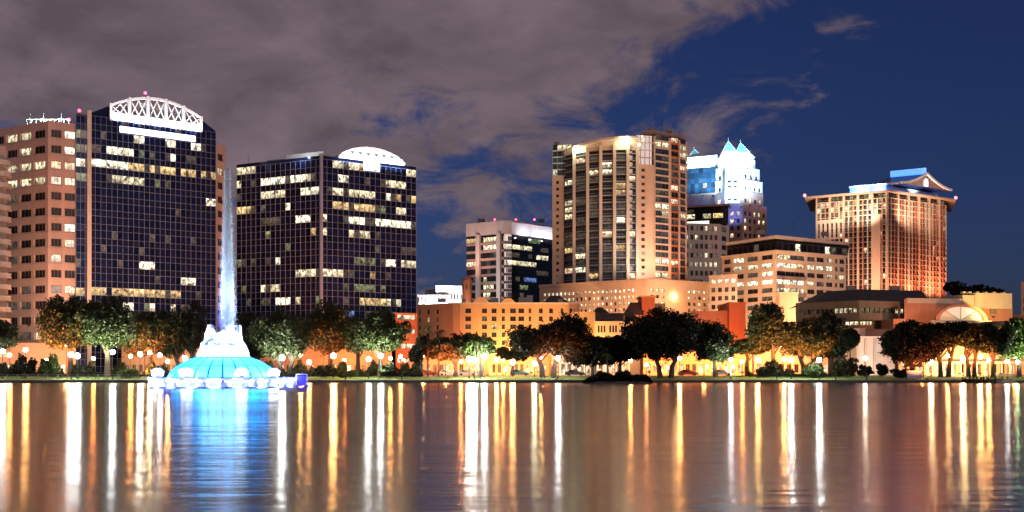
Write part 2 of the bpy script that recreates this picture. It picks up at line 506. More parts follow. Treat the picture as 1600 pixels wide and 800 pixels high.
def grass_material():
    m = mat('park_lawn', (0.12, 0.17, 0.035), 0.9, 0.35, 0.8, bump=0.5, col2=(0.17, 0.22, 0.05))
    return m
M['lawn'] = grass_material()
M['path'] = mat('concrete_path', (0.32, 0.30, 0.27), 0.85, 0.15, 0.8)
M['asphalt'] = mat('asphalt', (0.05, 0.05, 0.052), 0.85, 0.25, 0.8)
M['cityground'] = mat('city_ground', (0.16, 0.14, 0.12), 0.9, 0.25, 0.15)
mb = MB()
prof = [(SHORE+0.9, 0.52), (SHORE+5, 0.72), (SHORE+11, 1.05), (SHORE+19, 1.25)]
for (y0, z0), (y1, z1) in zip(prof, prof[1:]):
    for k in range(-12, 12):
        mb.quad((k*30, y0, z0), (k*30+30, y0, z0), (k*30+30, y1, z1), (k*30, y1, z1))
tag(mb.build('lawn', 'lawn'), kind='structure')
mb = MB(); mb.quad((-360, SHORE+19, 1.25), (360, SHORE+19, 1.25), (360, SHORE+23, 1.3), (-360, SHORE+23, 1.3))
tag(mb.build('lakeside_path', 'path'), kind='structure')
mb = MB()
mb.quad((-360, SHORE+27, 1.18), (360, SHORE+27, 1.18), (360, SHORE+41, 1.18), (-360, SHORE+41, 1.18))
tag(mb.build('road', 'asphalt'), kind='structure')
mb = MB(); mb.box(-360, 360, SHORE+23, SHORE+27, 0.5, 1.32)
tag(mb.build('pavement', 'path'), kind='structure')
M['paint'] = mat('road_paint', (0.75, 0.72, 0.6), 0.7, 0.1, 2)
mb = MB()
for k in range(-40, 40):
    mb.quad((k*7.0, SHORE+34, 1.186), (k*7.0+3, SHORE+34, 1.186), (k*7.0+3, SHORE+34.15, 1.186), (k*7.0, SHORE+34.15, 1.186))
tag(mb.build('road_marking', 'paint'), kind='structure')
mb = MB(); mb.quad((-6000, SHORE+41, 1.30), (6000, SHORE+41, 1.30), (6000, 9000, 1.30), (-6000, 9000, 1.30))
mb.quad((-6000, SHORE+41, 1.30), (-6000, SHORE+41, 1.0), (6000, SHORE+41, 1.0), (6000, SHORE+41, 1.30))
tag(mb.build('ground', 'cityground'), kind='structure')
# far land to both sides beyond the park strip
mb = MB()
for s in (-1, 1):
    x0, x1 = (360, 6000) if s > 0 else (-6000, -360)
    mb.quad((x0, SHORE+0.9, 0.5), (x1, SHORE+0.9, 0.5), (x1, SHORE+41, 1.28), (x0, SHORE+41, 1.28))
tag(mb.build('terrain', 'lawn'), kind='structure')

# the seawall: precast lengths with a coping
M['seawall'] = mat('stained_seawall', (0.10, 0.095, 0.09), 0.85, 0.4, 0.7, streak=True)
M['coping'] = mat('seawall_coping', (0.20, 0.19, 0.18), 0.85, 0.2, 0.9)
sw = thing('seawall', 'long low dark concrete seawall along the far edge of the lake', 'wall', (0, SHORE, 0))
def panel_mesh():
    mb = MB(); mb.box(-2.97, 2.97, 0, 0.9, -0.8, 0.40)
    me = bpy.data.meshes.new('panel'); me.from_pydata(mb.v, [], mb.f); me.materials.append(M['seawall'])
    mb = MB(); mb.box(-2.985, 2.985, -0.08, 0.95, 0.404, 0.53)
    mc = bpy.data.meshes.new('coping_stone'); mc.from_pydata(mb.v, [], mb.f); mc.materials.append(M['coping'])
    return me, mc
pm, cm_ = panel_mesh()
for k in range(-20, 20):
    for nm, me in (('panel', pm), ('coping_stone', cm_)):
        o = bpy.data.objects.new(nm, me); C.objects.link(o); o.parent = sw
        o.location = (k*6.0+3, rnd.uniform(-0.015, 0.015), rnd.uniform(-0.01, 0.01))

# ================================================================== BUILDINGS
def pick2(r, table, default):
    k = pick(r, table); return default if k == 'dark_win' else k
def curtain(bld, faces, fh, lit, vis=0.56, cap=300, seed=1, glass='navy', sp='navy2', mw=0.085):
    """glass curtain wall: faces = [(facade, z_top, floors, columns)]; a vision pane and a spandrel pane per floor and column"""
    r = random.Random(seed); cells = []; mul = MB(); spn = MB()
    for f, zt, nf, nc in faces:
        cw = f.L / nc
        for j in range(nf):
            zb = zt - (j+1)*fh
            zs = zb + fh*(1-vis)
            for i in range(nc):
                ua, ub = i*cw, (i+1)*cw
                spn.fbox(f, ua+0.03, ub-0.03, zb+0.03, zs-0.03, -0.06, 0.02)
                px, py = f.px((ua+ub)/2, (zs+zb+fh)/2)
                k = lit(px, py)
                if k is None: k = pick2(r, [('dim', .055), ('green', .012), ('lit2', .012), ('gold', .006)], glass)
                elif r.random() < 0.10: k = 'dim'
                cells.append((py > 500, k == glass, j, f, ua+0.03, ub-0.03, zs+0.03, zb+fh-0.03, k))
            for zz in (zb, zs):
                mul.fbox(f, 0, f.L, zz-mw*0.45, zz+mw*0.45, 0.0, 0.13)
        mul.fbox(f, 0, f.L, zt-mw*0.45, zt+mw*0.45, 0.0, 0.13)
        for i in range(nc+1):
            mul.fbox(f, i*cw-mw/2, i*cw+mw/2, zt-nf*fh, zt, 0.003, 0.17)
    cells.sort(key=lambda c: c[:3])
    rest = {}
    for n, (_, _, _, f, a, b, c, d, k) in enumerate(cells):
        if n < cap: window(bld, f, a, b, c, d, 0.02, k, 0, 'glass_pane')
        else: rest.setdefault(k, MB()).fbox(f, a, b, c, d, -0.06, 0.02)
    for k, m_ in rest.items(): tag(m_.build('glass_pane_field', k, bld), kind='stuff')
    tag(spn.build('spandrel_glass', sp, bld), kind='stuff')
    tag(mul.build('mullion_grid', 'mullion', bld), kind='stuff')

FLOOD = []
# ---------------------------------------------------------------- 1 pink stone and glass tower with the arched truss
def tower_truss():
    b = thing('office_tower', 'tallest dark glass office tower with pink stone wings and white arched truss on top', 'building', (*P(140, 285), 1.3))
    zt = 70.8
    fl, fr = Fp((-14, 291), (75, 280)), Fp((75, 280), (118, 283.5))
    rect = lit_lookup([(0,200,26,240,'lit2'),(28,200,50,242,'lit2'),(0,248,75,296,'lit2'),(96,200,120,242,'lit'),(76,248,120,268,'gold'),(76,270,120,292,'lit2'),
        (96,345,120,360,'lit'),(97,370,118,386,'lit2'),(76,395,96,410,'lit2'),(97,442,118,458,'lit2'),(76,442,96,458,'dim'),(15,465,50,482,'dim'),(28,440,50,456,'dim'),(76,465,96,482,'dim'),(40,512,80,534,'lit2'),(84,512,120,534,'lit2')])
    r = random.Random(3)
    rows = [(67.6 - 4.27*k - 1.1, 67.6 - 4.27*k + 1.05) for k in range(15)][::-1]
    wl_ = MB()
    for f, cols in ((fl, even(fl.L, 4, 0.80, 0.3, 0.6)), (fr, [(0.8, 3.4), (4.2, 6.9)])):
        wall_grid(wl_, f, 1.3, zt, cols, rows, 0.45)
        windows(b, f, cols, rows, 0.45, lambda i, j, p: rect(*p) or ('dim' if r.random() < 0.12 else 'dark_win'), 3)
    fs = Fp((337.5, 306), (352, 311)); cols = even(fs.L, 1, 0.62)
    rows2 = [(66.8 - 4.27*k - 1.1, 66.8 - 4.27*k + 1.05) for k in range(15)][::-1]
    wall_grid(wl_, fs, 1.3, 70.6, cols, rows2, 0.45)
    windows(b, fs, cols, rows2, 0.45, lambda i, j, p: 'lit2' if 255 < p[1] < 270 else 'dark_win', 2)
    A, B_, D_ = P(-14, 291), P(75, 280), P(118, 283.5)
    shell(wl_, [A, B_, D_], [P(117, 312), P(-12, 320)], 1.3, zt)
    e0, e1 = P(337.5, 306), P(352, 311)
    shell(wl_, [e0, e1], [P(350, 335), P(338, 328)], 1.3, 70.6)
    wl_.build('wall', 'pink', b)
    # string courses on the stone wing, one between every two storeys
    for k in range(14):
        m_ = MB(); z = 67.6 - 4.27*k - 1.55
        for f in (fl, fr): m_.fbox(f, 0.0, f.L, z-0.12, z+0.12, 0.0, 0.10)
        m_.build('string_course', 'pink', b)
    # rooftop lattice rail over the stone wing, lit from behind
    m_ = MB()
    for k in range(19):
        px = 44 + k*3.6; x, y = P(px, 288)
        m_.tube([(x, y, zt), (x + (0.9 if k % 2 else -0.9)*0.6, y, zt+2.4)], [0.10, 0.08], 5)
    m_.tube([(*P(42, 288), zt+2.4), (*P(110, 288), zt+2.4)], [0.14, 0.14], 6)
    m_.tube([(*P(42, 288), zt+0.5), (*P(110, 288), zt+0.5)], [0.12, 0.12], 6)
    for px in (47, 68, 96): m_.tube([(*P(px, 288), zt), (*P(px, 288), zt+4.2)], [0.09, 0.05], 5)
    m_.build('roof_lattice', 'white', b)
    for px in (58, 90):
        x, y = P(px, 284.5)
        q = MB(); q.box(x-0.4, x+0.4, y-0.2, y+0.2, zt, zt+0.35); q.build('floodlight', 'darkmetal', b)
        spot('floodlight_beam', b, (x, y, zt+0.5), (x, y+5, zt+1.8), 2600, (0.75, 1.0, 0.92), 150)
    # glass
    g0, g1, g2 = P(118.5, 283), P(140, 285), P(337, 305.5)
    fA, fB = Fc(g0, g1), Fc(g1, g2)
    rect2 = lit_lookup([(208,209,229,226,'lit'),(257,215,278,232,'lit'),(296,220,318,237,'lit'),(146,226,156,248,'dim'),(165,226,208,247,'lit'),(257,238,278,256,'lit'),
        (143,246,203,270,'lit'),(203,252,276,280,'gold'),(283,262,308,284,'gold'),(315,264,336,286,'gold'),(163,272,228,294,'lit2'),(258,286,266,299,'lit'),
        (230,309,236,322,'lit'),(257,311,264,323,'lit'),(322,313,336,332,'lit'),(243,310,256,322,'dim'),(268,312,282,326,'dim'),
        (213,374,256,392,'lit'),(213,398,242,416,'lit'),(250,400,262,416,'green'),(286,425,309,444,'lit'),(309,380,333,396,'green'),(300,360,316,374,'green'),
        (143,446,170,462,'gold'),(175,446,282,464,'gold'),(194,470,206,484,'lit'),(232,474,244,486,'warm'),(263,474,275,486,'lit2'),(284,474,298,486,'dim'),
        (120,205,140,225,'green'),(120,228,140,246,'green'),(118,248,140,272,'lit'),(118,274,140,294,'green'),(118,345,140,362,'green'),(118,370,132,388,'lit2'),(118,440,130,462,'gold')])
    curtain(b, [(fB, 73.6, 18, 24), (fA, 73.2, 18, 3)], 3.98, rect2, seed=5)
    m_ = MB(); bk = [P(335, 336), P(121, 318)]
    inner = [fA.pt(0, 0, -0.25)[:2], fB.pt(0, 0, -0.25)[:2], fB.pt(fB.L, 0, -0.25)[:2]]
    m_.prism(inner + bk, 1.3, 73.6)
    m_.build('core', 'core', b)
    m_ = MB(); m_.fbox(fB, -0.75, 0.35, 1.3, 74.8, -0.3, 0.75); m_.build('column', 'offwhite', b)
    # sloping shoulders and arch profile, carried back as the roof
    L = fB.L; u0, u1 = L*0.155, L*0.872
    def arch(u):
        t = (u-u0)/(u1-u0)*2-1
        return 77.4 + 3.7*(1-t*t)
    prof = [(0, 73.65), (0, 74.2), (u0, 77.2)] + [(u0+(u1-u0)*t/10, arch(u0+(u1-u0)*t/10)-1.1) for t in range(1, 10)] + [(u1, 77.0), (L, 74.0), (L, 73.65)]
    m_ = MB()
    for (a, za), (c, zc) in zip(prof[1:], prof[2:-1]):
        m_.quad(fB.pt(a, za, -1.6), fB.pt(c, zc, -1.6), fB.pt(c, zc, -24), fB.pt(a, za, -24))
    m_.poly([fB.pt(a, z, -1.6) for a, z in prof]); m_.poly([fB.pt(a, z, -24) for a, z in prof])
    m_.build('roof', 'grey', b)
    for side in (0, 1):
        m_ = MB()
        pts = [(0.36, 73.7), (u0, 73.7), (u0, 77.2), (0.36, 74.3)] if side == 0 else [(u1, 73.7), (L, 73.7), (L, 74.0), (u1, 77.0)]
        m_.hexa([fB.pt(a, z, -1.5) for a, z in pts], [fB.pt(a, z, 0.02) for a, z in pts]); m_.build('shoulder', 'navy2', b)
    # truss
    nb = 5; bw = (u1-u0)/nb
    chord = MB(); o0, o1 = 0.15, 0.85
    N = 20
    for k in range(N):
        ua, ub = u0+(u1-u0)*k/N, u0+(u1-u0)*(k+1)/N
        chord.hexa([fB.pt(ua, arch(ua)-0.7, o0), fB.pt(ub, arch(ub)-0.7, o0), fB.pt(ub, arch(ub)-0.7, o1), fB.pt(ua, arch(ua)-0.7, o1)],
                   [fB.pt(ua, arch(ua), o0), fB.pt(ub, arch(ub), o0), fB.pt(ub, arch(ub), o1), fB.pt(ua, arch(ua), o1)])
    tr = chord.build('arch_chord', 'white', b)
    for k in range(nb+1):
        u = u0 + bw*k; m_ = MB(); m_.fbox(fB, u-0.34, u+0.34, 73.0, arch(min(max(u, u0), u1))+0.25, 0.05, 0.95); m_.build('truss_post', 'white', tr)
    for k in range(nb):
        ua, ub = u0+bw*k+0.5, u0+bw*(k+1)-0.5; um = (ua+ub)/2
        for (a, za, c, zc) in ((ua, 75.2, um, arch(um)-0.9), (ub, 75.2, um, arch(um)-0.9), (ua, arch(ua)-0.9, um, 75.3), (ub, arch(ub)-0.9, um, 75.3)):
            m_ = MB(); m_.tube([fB.pt(a, za, 0.5), fB.pt(c, zc, 0.5)], [0.15, 0.15], 6); m_.build('brace', 'white', tr)
        m_ = MB(); m_.fbox(fB, ua, ub, 73.1, 75.3, 0.06, 0.45); m_.build('lower_panel', 'offwhite', tr)
        xx = fB.pt((ua+ub)/2, 72.2, 2.6)
        spot('floodlight_beam', b, xx, fB.pt((ua+ub)/2, 77.6, 0.4), 2300, (0.86, 0.93, 1.0), 140)
        m_ = MB(); m_.tube([fB.pt((ua+ub)/2, 72.0, 0), fB.pt((ua+ub)/2, 72.0, 2.5)], [0.06, 0.06], 5); m_.fbox(fB, (ua+ub)/2-0.3, (ua+ub)/2+0.3, 71.8, 72.05, 2.2, 2.8); m_.build('floodlight', 'darkmetal', b)
    m_ = MB(); m_.fbox(fB, L*0.225, L*0.825, 69.95, 71.65, 0.16, 0.5); m_.build('sign', 'sign_white', b)
    beacon(b, *P(227, 294), 80.9, 1.0)
    beacon(b, *P(124, 286), 73.6, 1.2); beacon(b, *P(108, 286), zt+0.5, 1.0)
tower_truss()

# ---------------------------------------------------------------- 2 the twin glass tower with the white lunette
def tower_lunette():
    b = thing('office_tower', 'dark glass corner tower with white half-moon crest right of the fountain jet', 'building', (*P(502, 300), 1.3))
    c0, c1, c2 = P(370, 313.5), P(502, 300), P(650, 317)
    fA, fB = Fc(c0, c1), Fc(c1, c2)
    rect = lit_lookup([(518,256,563,272,'lit2'),(618,270,650,286,'lit2'),(519,278,543,292,'lit'),(567,280,582,298,'dim'),(591,286,637,302,'lit2'),(502,298,566,314,'lit2'),(566,300,590,316,'lit2'),
        (604,306,622,322,'lit'),(523,320,590,336,'gold'),(592,322,604,336,'green'),(620,326,636,344,'lit2'),(546,342,568,357,'lit'),(590,344,650,364,'lit'),(570,346,588,356,'dim'),
        (545,362,582,378,'lit2'),(503,340,514,356,'lit2'),(503,360,512,372,'lit2'),(612,330,624,350,'green'),
        (594,404,620,422,'lit'),(630,406,650,424,'lit2'),(553,402,584,422,'green'),(553,438,584,452,'green'),(612,392,650,402,'dim'),(504,420,548,438,'lit2'),(560,464,600,482,'gold'),(600,464,630,482,'lit2'),(540,482,552,492,'bluelit'),(575,484,620,494,'dim'),
        (370,264,397,282,'lit2'),(370,288,397,303,'lit2'),(408,278,482,300,'lit'),(408,302,462,320,'lit2'),(370,327,390,345,'gold'),(392,327,415,343,'gold'),(445,320,458,336,'lit'),(404,344,415,360,'lit'),(461,340,482,356,'lit'),
        (418,345,450,358,'dim'),(480,296,502,312,'lit'),(427,404,439,420,'lit'),(460,420,502,438,'lit2'),(408,446,442,460,'lit2'),(430,464,458,480,'lit'),(370,406,386,424,'green'),(395,410,405,420,'dim')])
    curtain(b, [(fB, 64.6, 15, 18), (fA, 64.6, 15, 17)], 4.02, rect, seed=9)
    m_ = MB(); inn = [fA.pt(0,0,-0.25)[:2], fB.pt(0,0,-0.25)[:2], fB.pt(fB.L,0,-0.25)[:2]]
    m_.prism(inn + [P(647, 347), P(373, 347)], 1.3, 64.6); m_.build('core', 'core', b)
    m_ = MB(); m_.prism([(p[0], p[1]) for p in (fA.pt(0,0,0.05), fB.pt(0,0,0.05), fB.pt(fB.L,0,0.05))] + [P(647, 347), P(373, 347)], 64.65, 65.6); m_.build('parapet', 'navy2', b)
    m_ = MB(); m_.fbox(fB, -0.5, 0.35, 1.3, 66.0, -0.4, 0.5); m_.build('column', 'mullion', b)
    m_ = MB()
    a0, a1 = fA.pt(fA.L*0.52, 0, -3), fA.pt(fA.L-1.5, 0, -3)
    m_.prism([a0[:2], a1[:2], (a1[0]+3, a1[1]+14), (a0[0]+3, a0[1]+14)], 65.6, 67.6); m_.build('penthouse', 'offwhite', b)
    m_ = MB(); a0, a1 = fA.pt(fA.L*0.32, 0, -2), fA.pt(fA.L*0.52, 0, -2)
    m_.prism([a0[:2], a1[:2], (a1[0]+3, a1[1]+14), (a0[0]+3, a0[1]+14)], 65.6, 66.4); m_.build('plant_room', 'grey', b)
    L = fB.L; u0, u1 = L*0.165, L*0.865; um = (u0+u1)/2
    def arch(u): t = (u-u0)/(u1-u0)*2-1; return 66.0 + 3.6*(1-t*t)**0.8
    N = 24; us = [u0+(u1-u0)*k/N for k in range(N+1)]
    m_ = MB()
    for ua, ub in zip(us, us[1:]):
        m_.hexa([fB.pt(ua,65.45,0.2), fB.pt(ub,65.45,0.2), fB.pt(ub,65.45,0.7), fB.pt(ua,65.45,0.7)],
                [fB.pt(ua,arch(ua),0.2), fB.pt(ub,arch(ub),0.2), fB.pt(ub,arch(ub),0.7), fB.pt(ua,arch(ua),0.7)])
    ln = m_.build('lunette', 'white', b)
    m_ = MB()
    for ua, ub in zip(us, us[1:]):
        m_.hexa([fB.pt(ua,arch(ua)-0.35,0.7), fB.pt(ub,arch(ub)-0.35,0.7), fB.pt(ub,arch(ub)-0.35,1.1), fB.pt(ua,arch(ua)-0.35,1.1)],
                [fB.pt(ua,arch(ua)+0.1,0.7), fB.pt(ub,arch(ub)+0.1,0.7), fB.pt(ub,arch(ub)+0.1,1.1), fB.pt(ua,arch(ua)+0.1,1.1)])
    m_.build('arch_rim', 'white', ln)
    for k in range(6):      # dark louvred triangles in the lunette
        u = um - 6.5 + k*2.6
        m_ = MB(); z = 67.0
        m_.hexa([fB.pt(u-0.6, z+0.75, 0.705), fB.pt(u+0.6, z+0.75, 0.705), fB.pt(u+0.1, z, 0.705), fB.pt(u-0.1, z, 0.705)],
                [fB.pt(u-0.6, z+0.75, 0.78), fB.pt(u+0.6, z+0.75, 0.78), fB.pt(u+0.1, z, 0.78), fB.pt(u-0.1, z, 0.78)]); m_.build('louvre', 'frame', ln)
    m_ = MB()
    for ua, ub in zip(us, us[1:]):
        m_.quad(fB.pt(ua,arch(ua)-0.1,0.2), fB.pt(ub,arch(ub)-0.1,0.2), fB.pt(ub,arch(ub)-0.1,-20), fB.pt(ua,arch(ua)-0.1,-20))
    m_.build('roof', 'grey', b)
    m_ = MB(); m_.fbox(fB, um-2.7, um+2.5, 62.7, 65.2, 0.2, 0.6); m_.build('sign', 'sign_white', b)
    for k in range(5):
        u = u0 + (u1-u0)*(k+0.5)/5
        spot('floodlight_beam', b, fB.pt(u, 63.6, 3.2), fB.pt(u, 67.6, 0.7), 1200, (0.80, 0.93, 1.0), 140)
        m_ = MB(); m_.tube([fB.pt(u, 62.4, 0), fB.pt(u, 62.4, 3.0)], [0.06, 0.06], 5); m_.fbox(fB, u-0.3, u+0.3, 62.2, 62.45, 2.8, 3.4); m_.build('floodlight', 'darkmetal', b)
    x, y = fA.pt(fA.L*0.8, 0, -1)[:2]
    spot('floodlight_beam', b, (x-2, y-3.5, 66.2), (x, y+3, 67), 900, (0.84, 0.93, 1.0), 150)
tower_lunette()

def simple_block(name, label, cat, front, back_d, z0, z1, m_wall, group=None, cols=None, rows=None, depth=0.3, choose=None, style=2, parapet=0.0, has=None):
    """masonry block: front = [(px, d), ...] left to right; cols = per facade list of openings"""
    pts = [P(*p) for p in front]
    b = thing(name, label, cat, (pts[0][0], pts[0][1], z0), group)
    w = MB()
    for k, (a, c) in enumerate(zip(pts, pts[1:])):
        f = Fc(a, c); cc = cols[k](f) if cols and cols[k] else []
        rr = rows if cc else []
        wall_grid(w, f, z0, z1, cc, rr, depth, has)
        if cc: windows(b, f, cc, rr, depth, choose, style, has=has)
    shell(w, pts, [BK(front[-1][0], front[-1][1], back_d, -4), BK(front[0][0], front[0][1], back_d, 4)], z0, z1)
    w.build('wall', m_wall, b)
    if parapet:
        m_ = MB()
        for a, c in zip(pts, pts[1:]):
            f = Fc(a, c); m_.fbox(f, -0.1, f.L+0.1, z1-parapet, z1+0.25, 0.02, 0.28)
        m_.build('cornice', m_wall, b)
    return b

# ---------------------------------------------------------------- 3 far-left apartment block with curved balconies
def curved_block():
    d = 262; b = thing('apartment_block', 'cream apartment block with rounded balconies at the left edge', 'building', (*P(-20, d), 1.3))
    z1 = Z(228, d); x1 = P(9, d)[0]
    w = MB(); w.prism([(x1-16, d), (x1, d), P(6, d+14), P(-90, d+14)], 1.3, z1); w.build('wall', 'cream', b)
    n = 18; fh = (z1-2-6)/n
    r = random.Random(5)
    for k in range(n):
        z = 6 + k*fh; m_ = MB()
        m_.lathe((x1-2.2, d+1.0, z), [(0.01, 0), (2.9, 0), (2.9, 0.3), (2.75, 0.3), (2.75, 1.1), (2.85, 1.1), (2.85, 1.22), (2.6, 1.22), (2.6, 0.3), (0.01, 0.3)], 18, 0, math.pi, 2*math.pi+0.7)
        m_.build('balcony', 'offwhite', b)
        f = Fc((x1-4.4, d-0.02), (x1-0.3, d-0.02))
        window(b, f, 0.2, 3.9, z+0.4, z+2.4, 0.02, pick(r, [('warm', .22), ('lit2', .1), ('dim', .2)]), 2)
curved_block()

# ---------------------------------------------------------------- 4 mid-distance block with stone cap and black glass
def capped_block():
    d = 455; b = thing('office_block', 'black glass office block with pale stone cap and three red roof beacons', 'building', (*P(728, d), 1.3))
    z1, zb = Z(345, d), Z(365, d)
    p0, p1, p2, p3 = P(728, 466), P(787, d), P(800, d+1), P(864, 474)
    back = [P(862, 508), P(732, 500)]
    m_ = MB(); m_.prism([p0, p1, p2, p3]+back, zb, z1+0.2); m_.build('stone_cap', 'pink', b)
    f1, f2, f3 = Fc(p0, p1), Fc(p1, p2), Fc(p2, p3)
    i1 = [f1.pt(0,0,-0.5)[:2], f1.pt(f1.L,0,-0.5)[:2], f2.pt(f2.L,0,-0.5)[:2], f3.pt(f3.L,0,-0.5)[:2]]
    m_ = MB(); m_.prism(i1+back, 1.3, zb-0.01); m_.build('core', 'black_glass', b)
    for px in (747.5, 780):
        u = f1.at(px); m_ = MB(); m_.fbox(f1, u-1.0, u+1.0, 1.3, zb+0.4, -0.4, 0.9); m_.build('column', 'pink', b)
    m_ = MB(); m_.fbox(f3, -0.2, f3.L*1.0, Z(366, d), z1-0.4, 0.05, 0.35); m_.build('lit_fascia', 'offwhite', b)
    r = random.Random(21)
    rect = lit_lookup([(728,366,742,378,'gold'),(752,366,780,378,'lit2'),(752,379,777,388,'lit'),(750,388,780,398,'dim'),(752,400,777,409,'lit'),(730,412,746,420,'lit2'),(748,432,762,442,'lit2'),(748,443,772,452,'lit2'),(752,454,766,464,'lit2'),
        (782,365,793,376,'lit2'),(788,382,835,391,'lit2'),(795,394,812,402,'dim'),(836,396,857,406,'lit2'),(795,407,837,416,'lit2'),(845,384,860,394,'dim'),(820,428,840,438,'bluelit'),(828,368,846,378,'green'),(842,420,860,432,'dim'),(812,440,826,456,'green')])
    fh = 3.55
    for f, nc in ((f1, 11), (f2, 2), (f3, 10)):
        cw = f.L/nc
        for j in range(13):
            z = zb - (j+1)*fh + 0.5
            for i in range(nc):
                u = (i+0.5)*cw
                if f is f1 and any(abs(u - f1.at(px)) < 1.0 + cw*0.5 for px in (747.5, 780)): continue
                k = rect(*f.px(u, z+1.1)) or ('dim' if r.random() < 0.06 else 'black_glass')
                window(b, f, i*cw+0.08, (i+1)*cw-0.08, z, z+2.0, 0.42, k, 0, 'glass_pane')
            m_ = MB(); m_.fbox(f, 0.05, f.L-0.05, z-1.35, z-0.15, -0.45, -0.32); m_.build('spandrel', 'brownstone' if f is f1 else 'black_glass', b)
    for px, pz in ((773, 0.4), (806, 0.4), (835, 0.4)):
        beacon(b, *P(px, d+8), z1+0.2, 1.2)
    u = f3.L*0.72; m_ = MB(); m_.fbox(f3, u-2.6, u+2.6, z1-5.0, z1-2.6, 0.36, 0.55); m_.build('sign', 'sign_white', b)
    for t in (0.25, 0.6, 0.9):
        u = f3.L*t; m_ = MB(); m_.tube([f3.pt(u, zb-1, 0), f3.pt(u, zb-1, 4)], [0.07]*2, 5); m_.fbox(f3, u-0.4, u+0.4, zb-1.2, zb-0.95, 3.6, 4.4); m_.build('floodlight', 'darkmetal', b)
        spot('floodlight_beam', b, f3.pt(u, zb-0.8, 4), f3.pt(u, zb+3, 0.3), 1900, (0.85, 0.8, 1.0), 150)
capped_block()

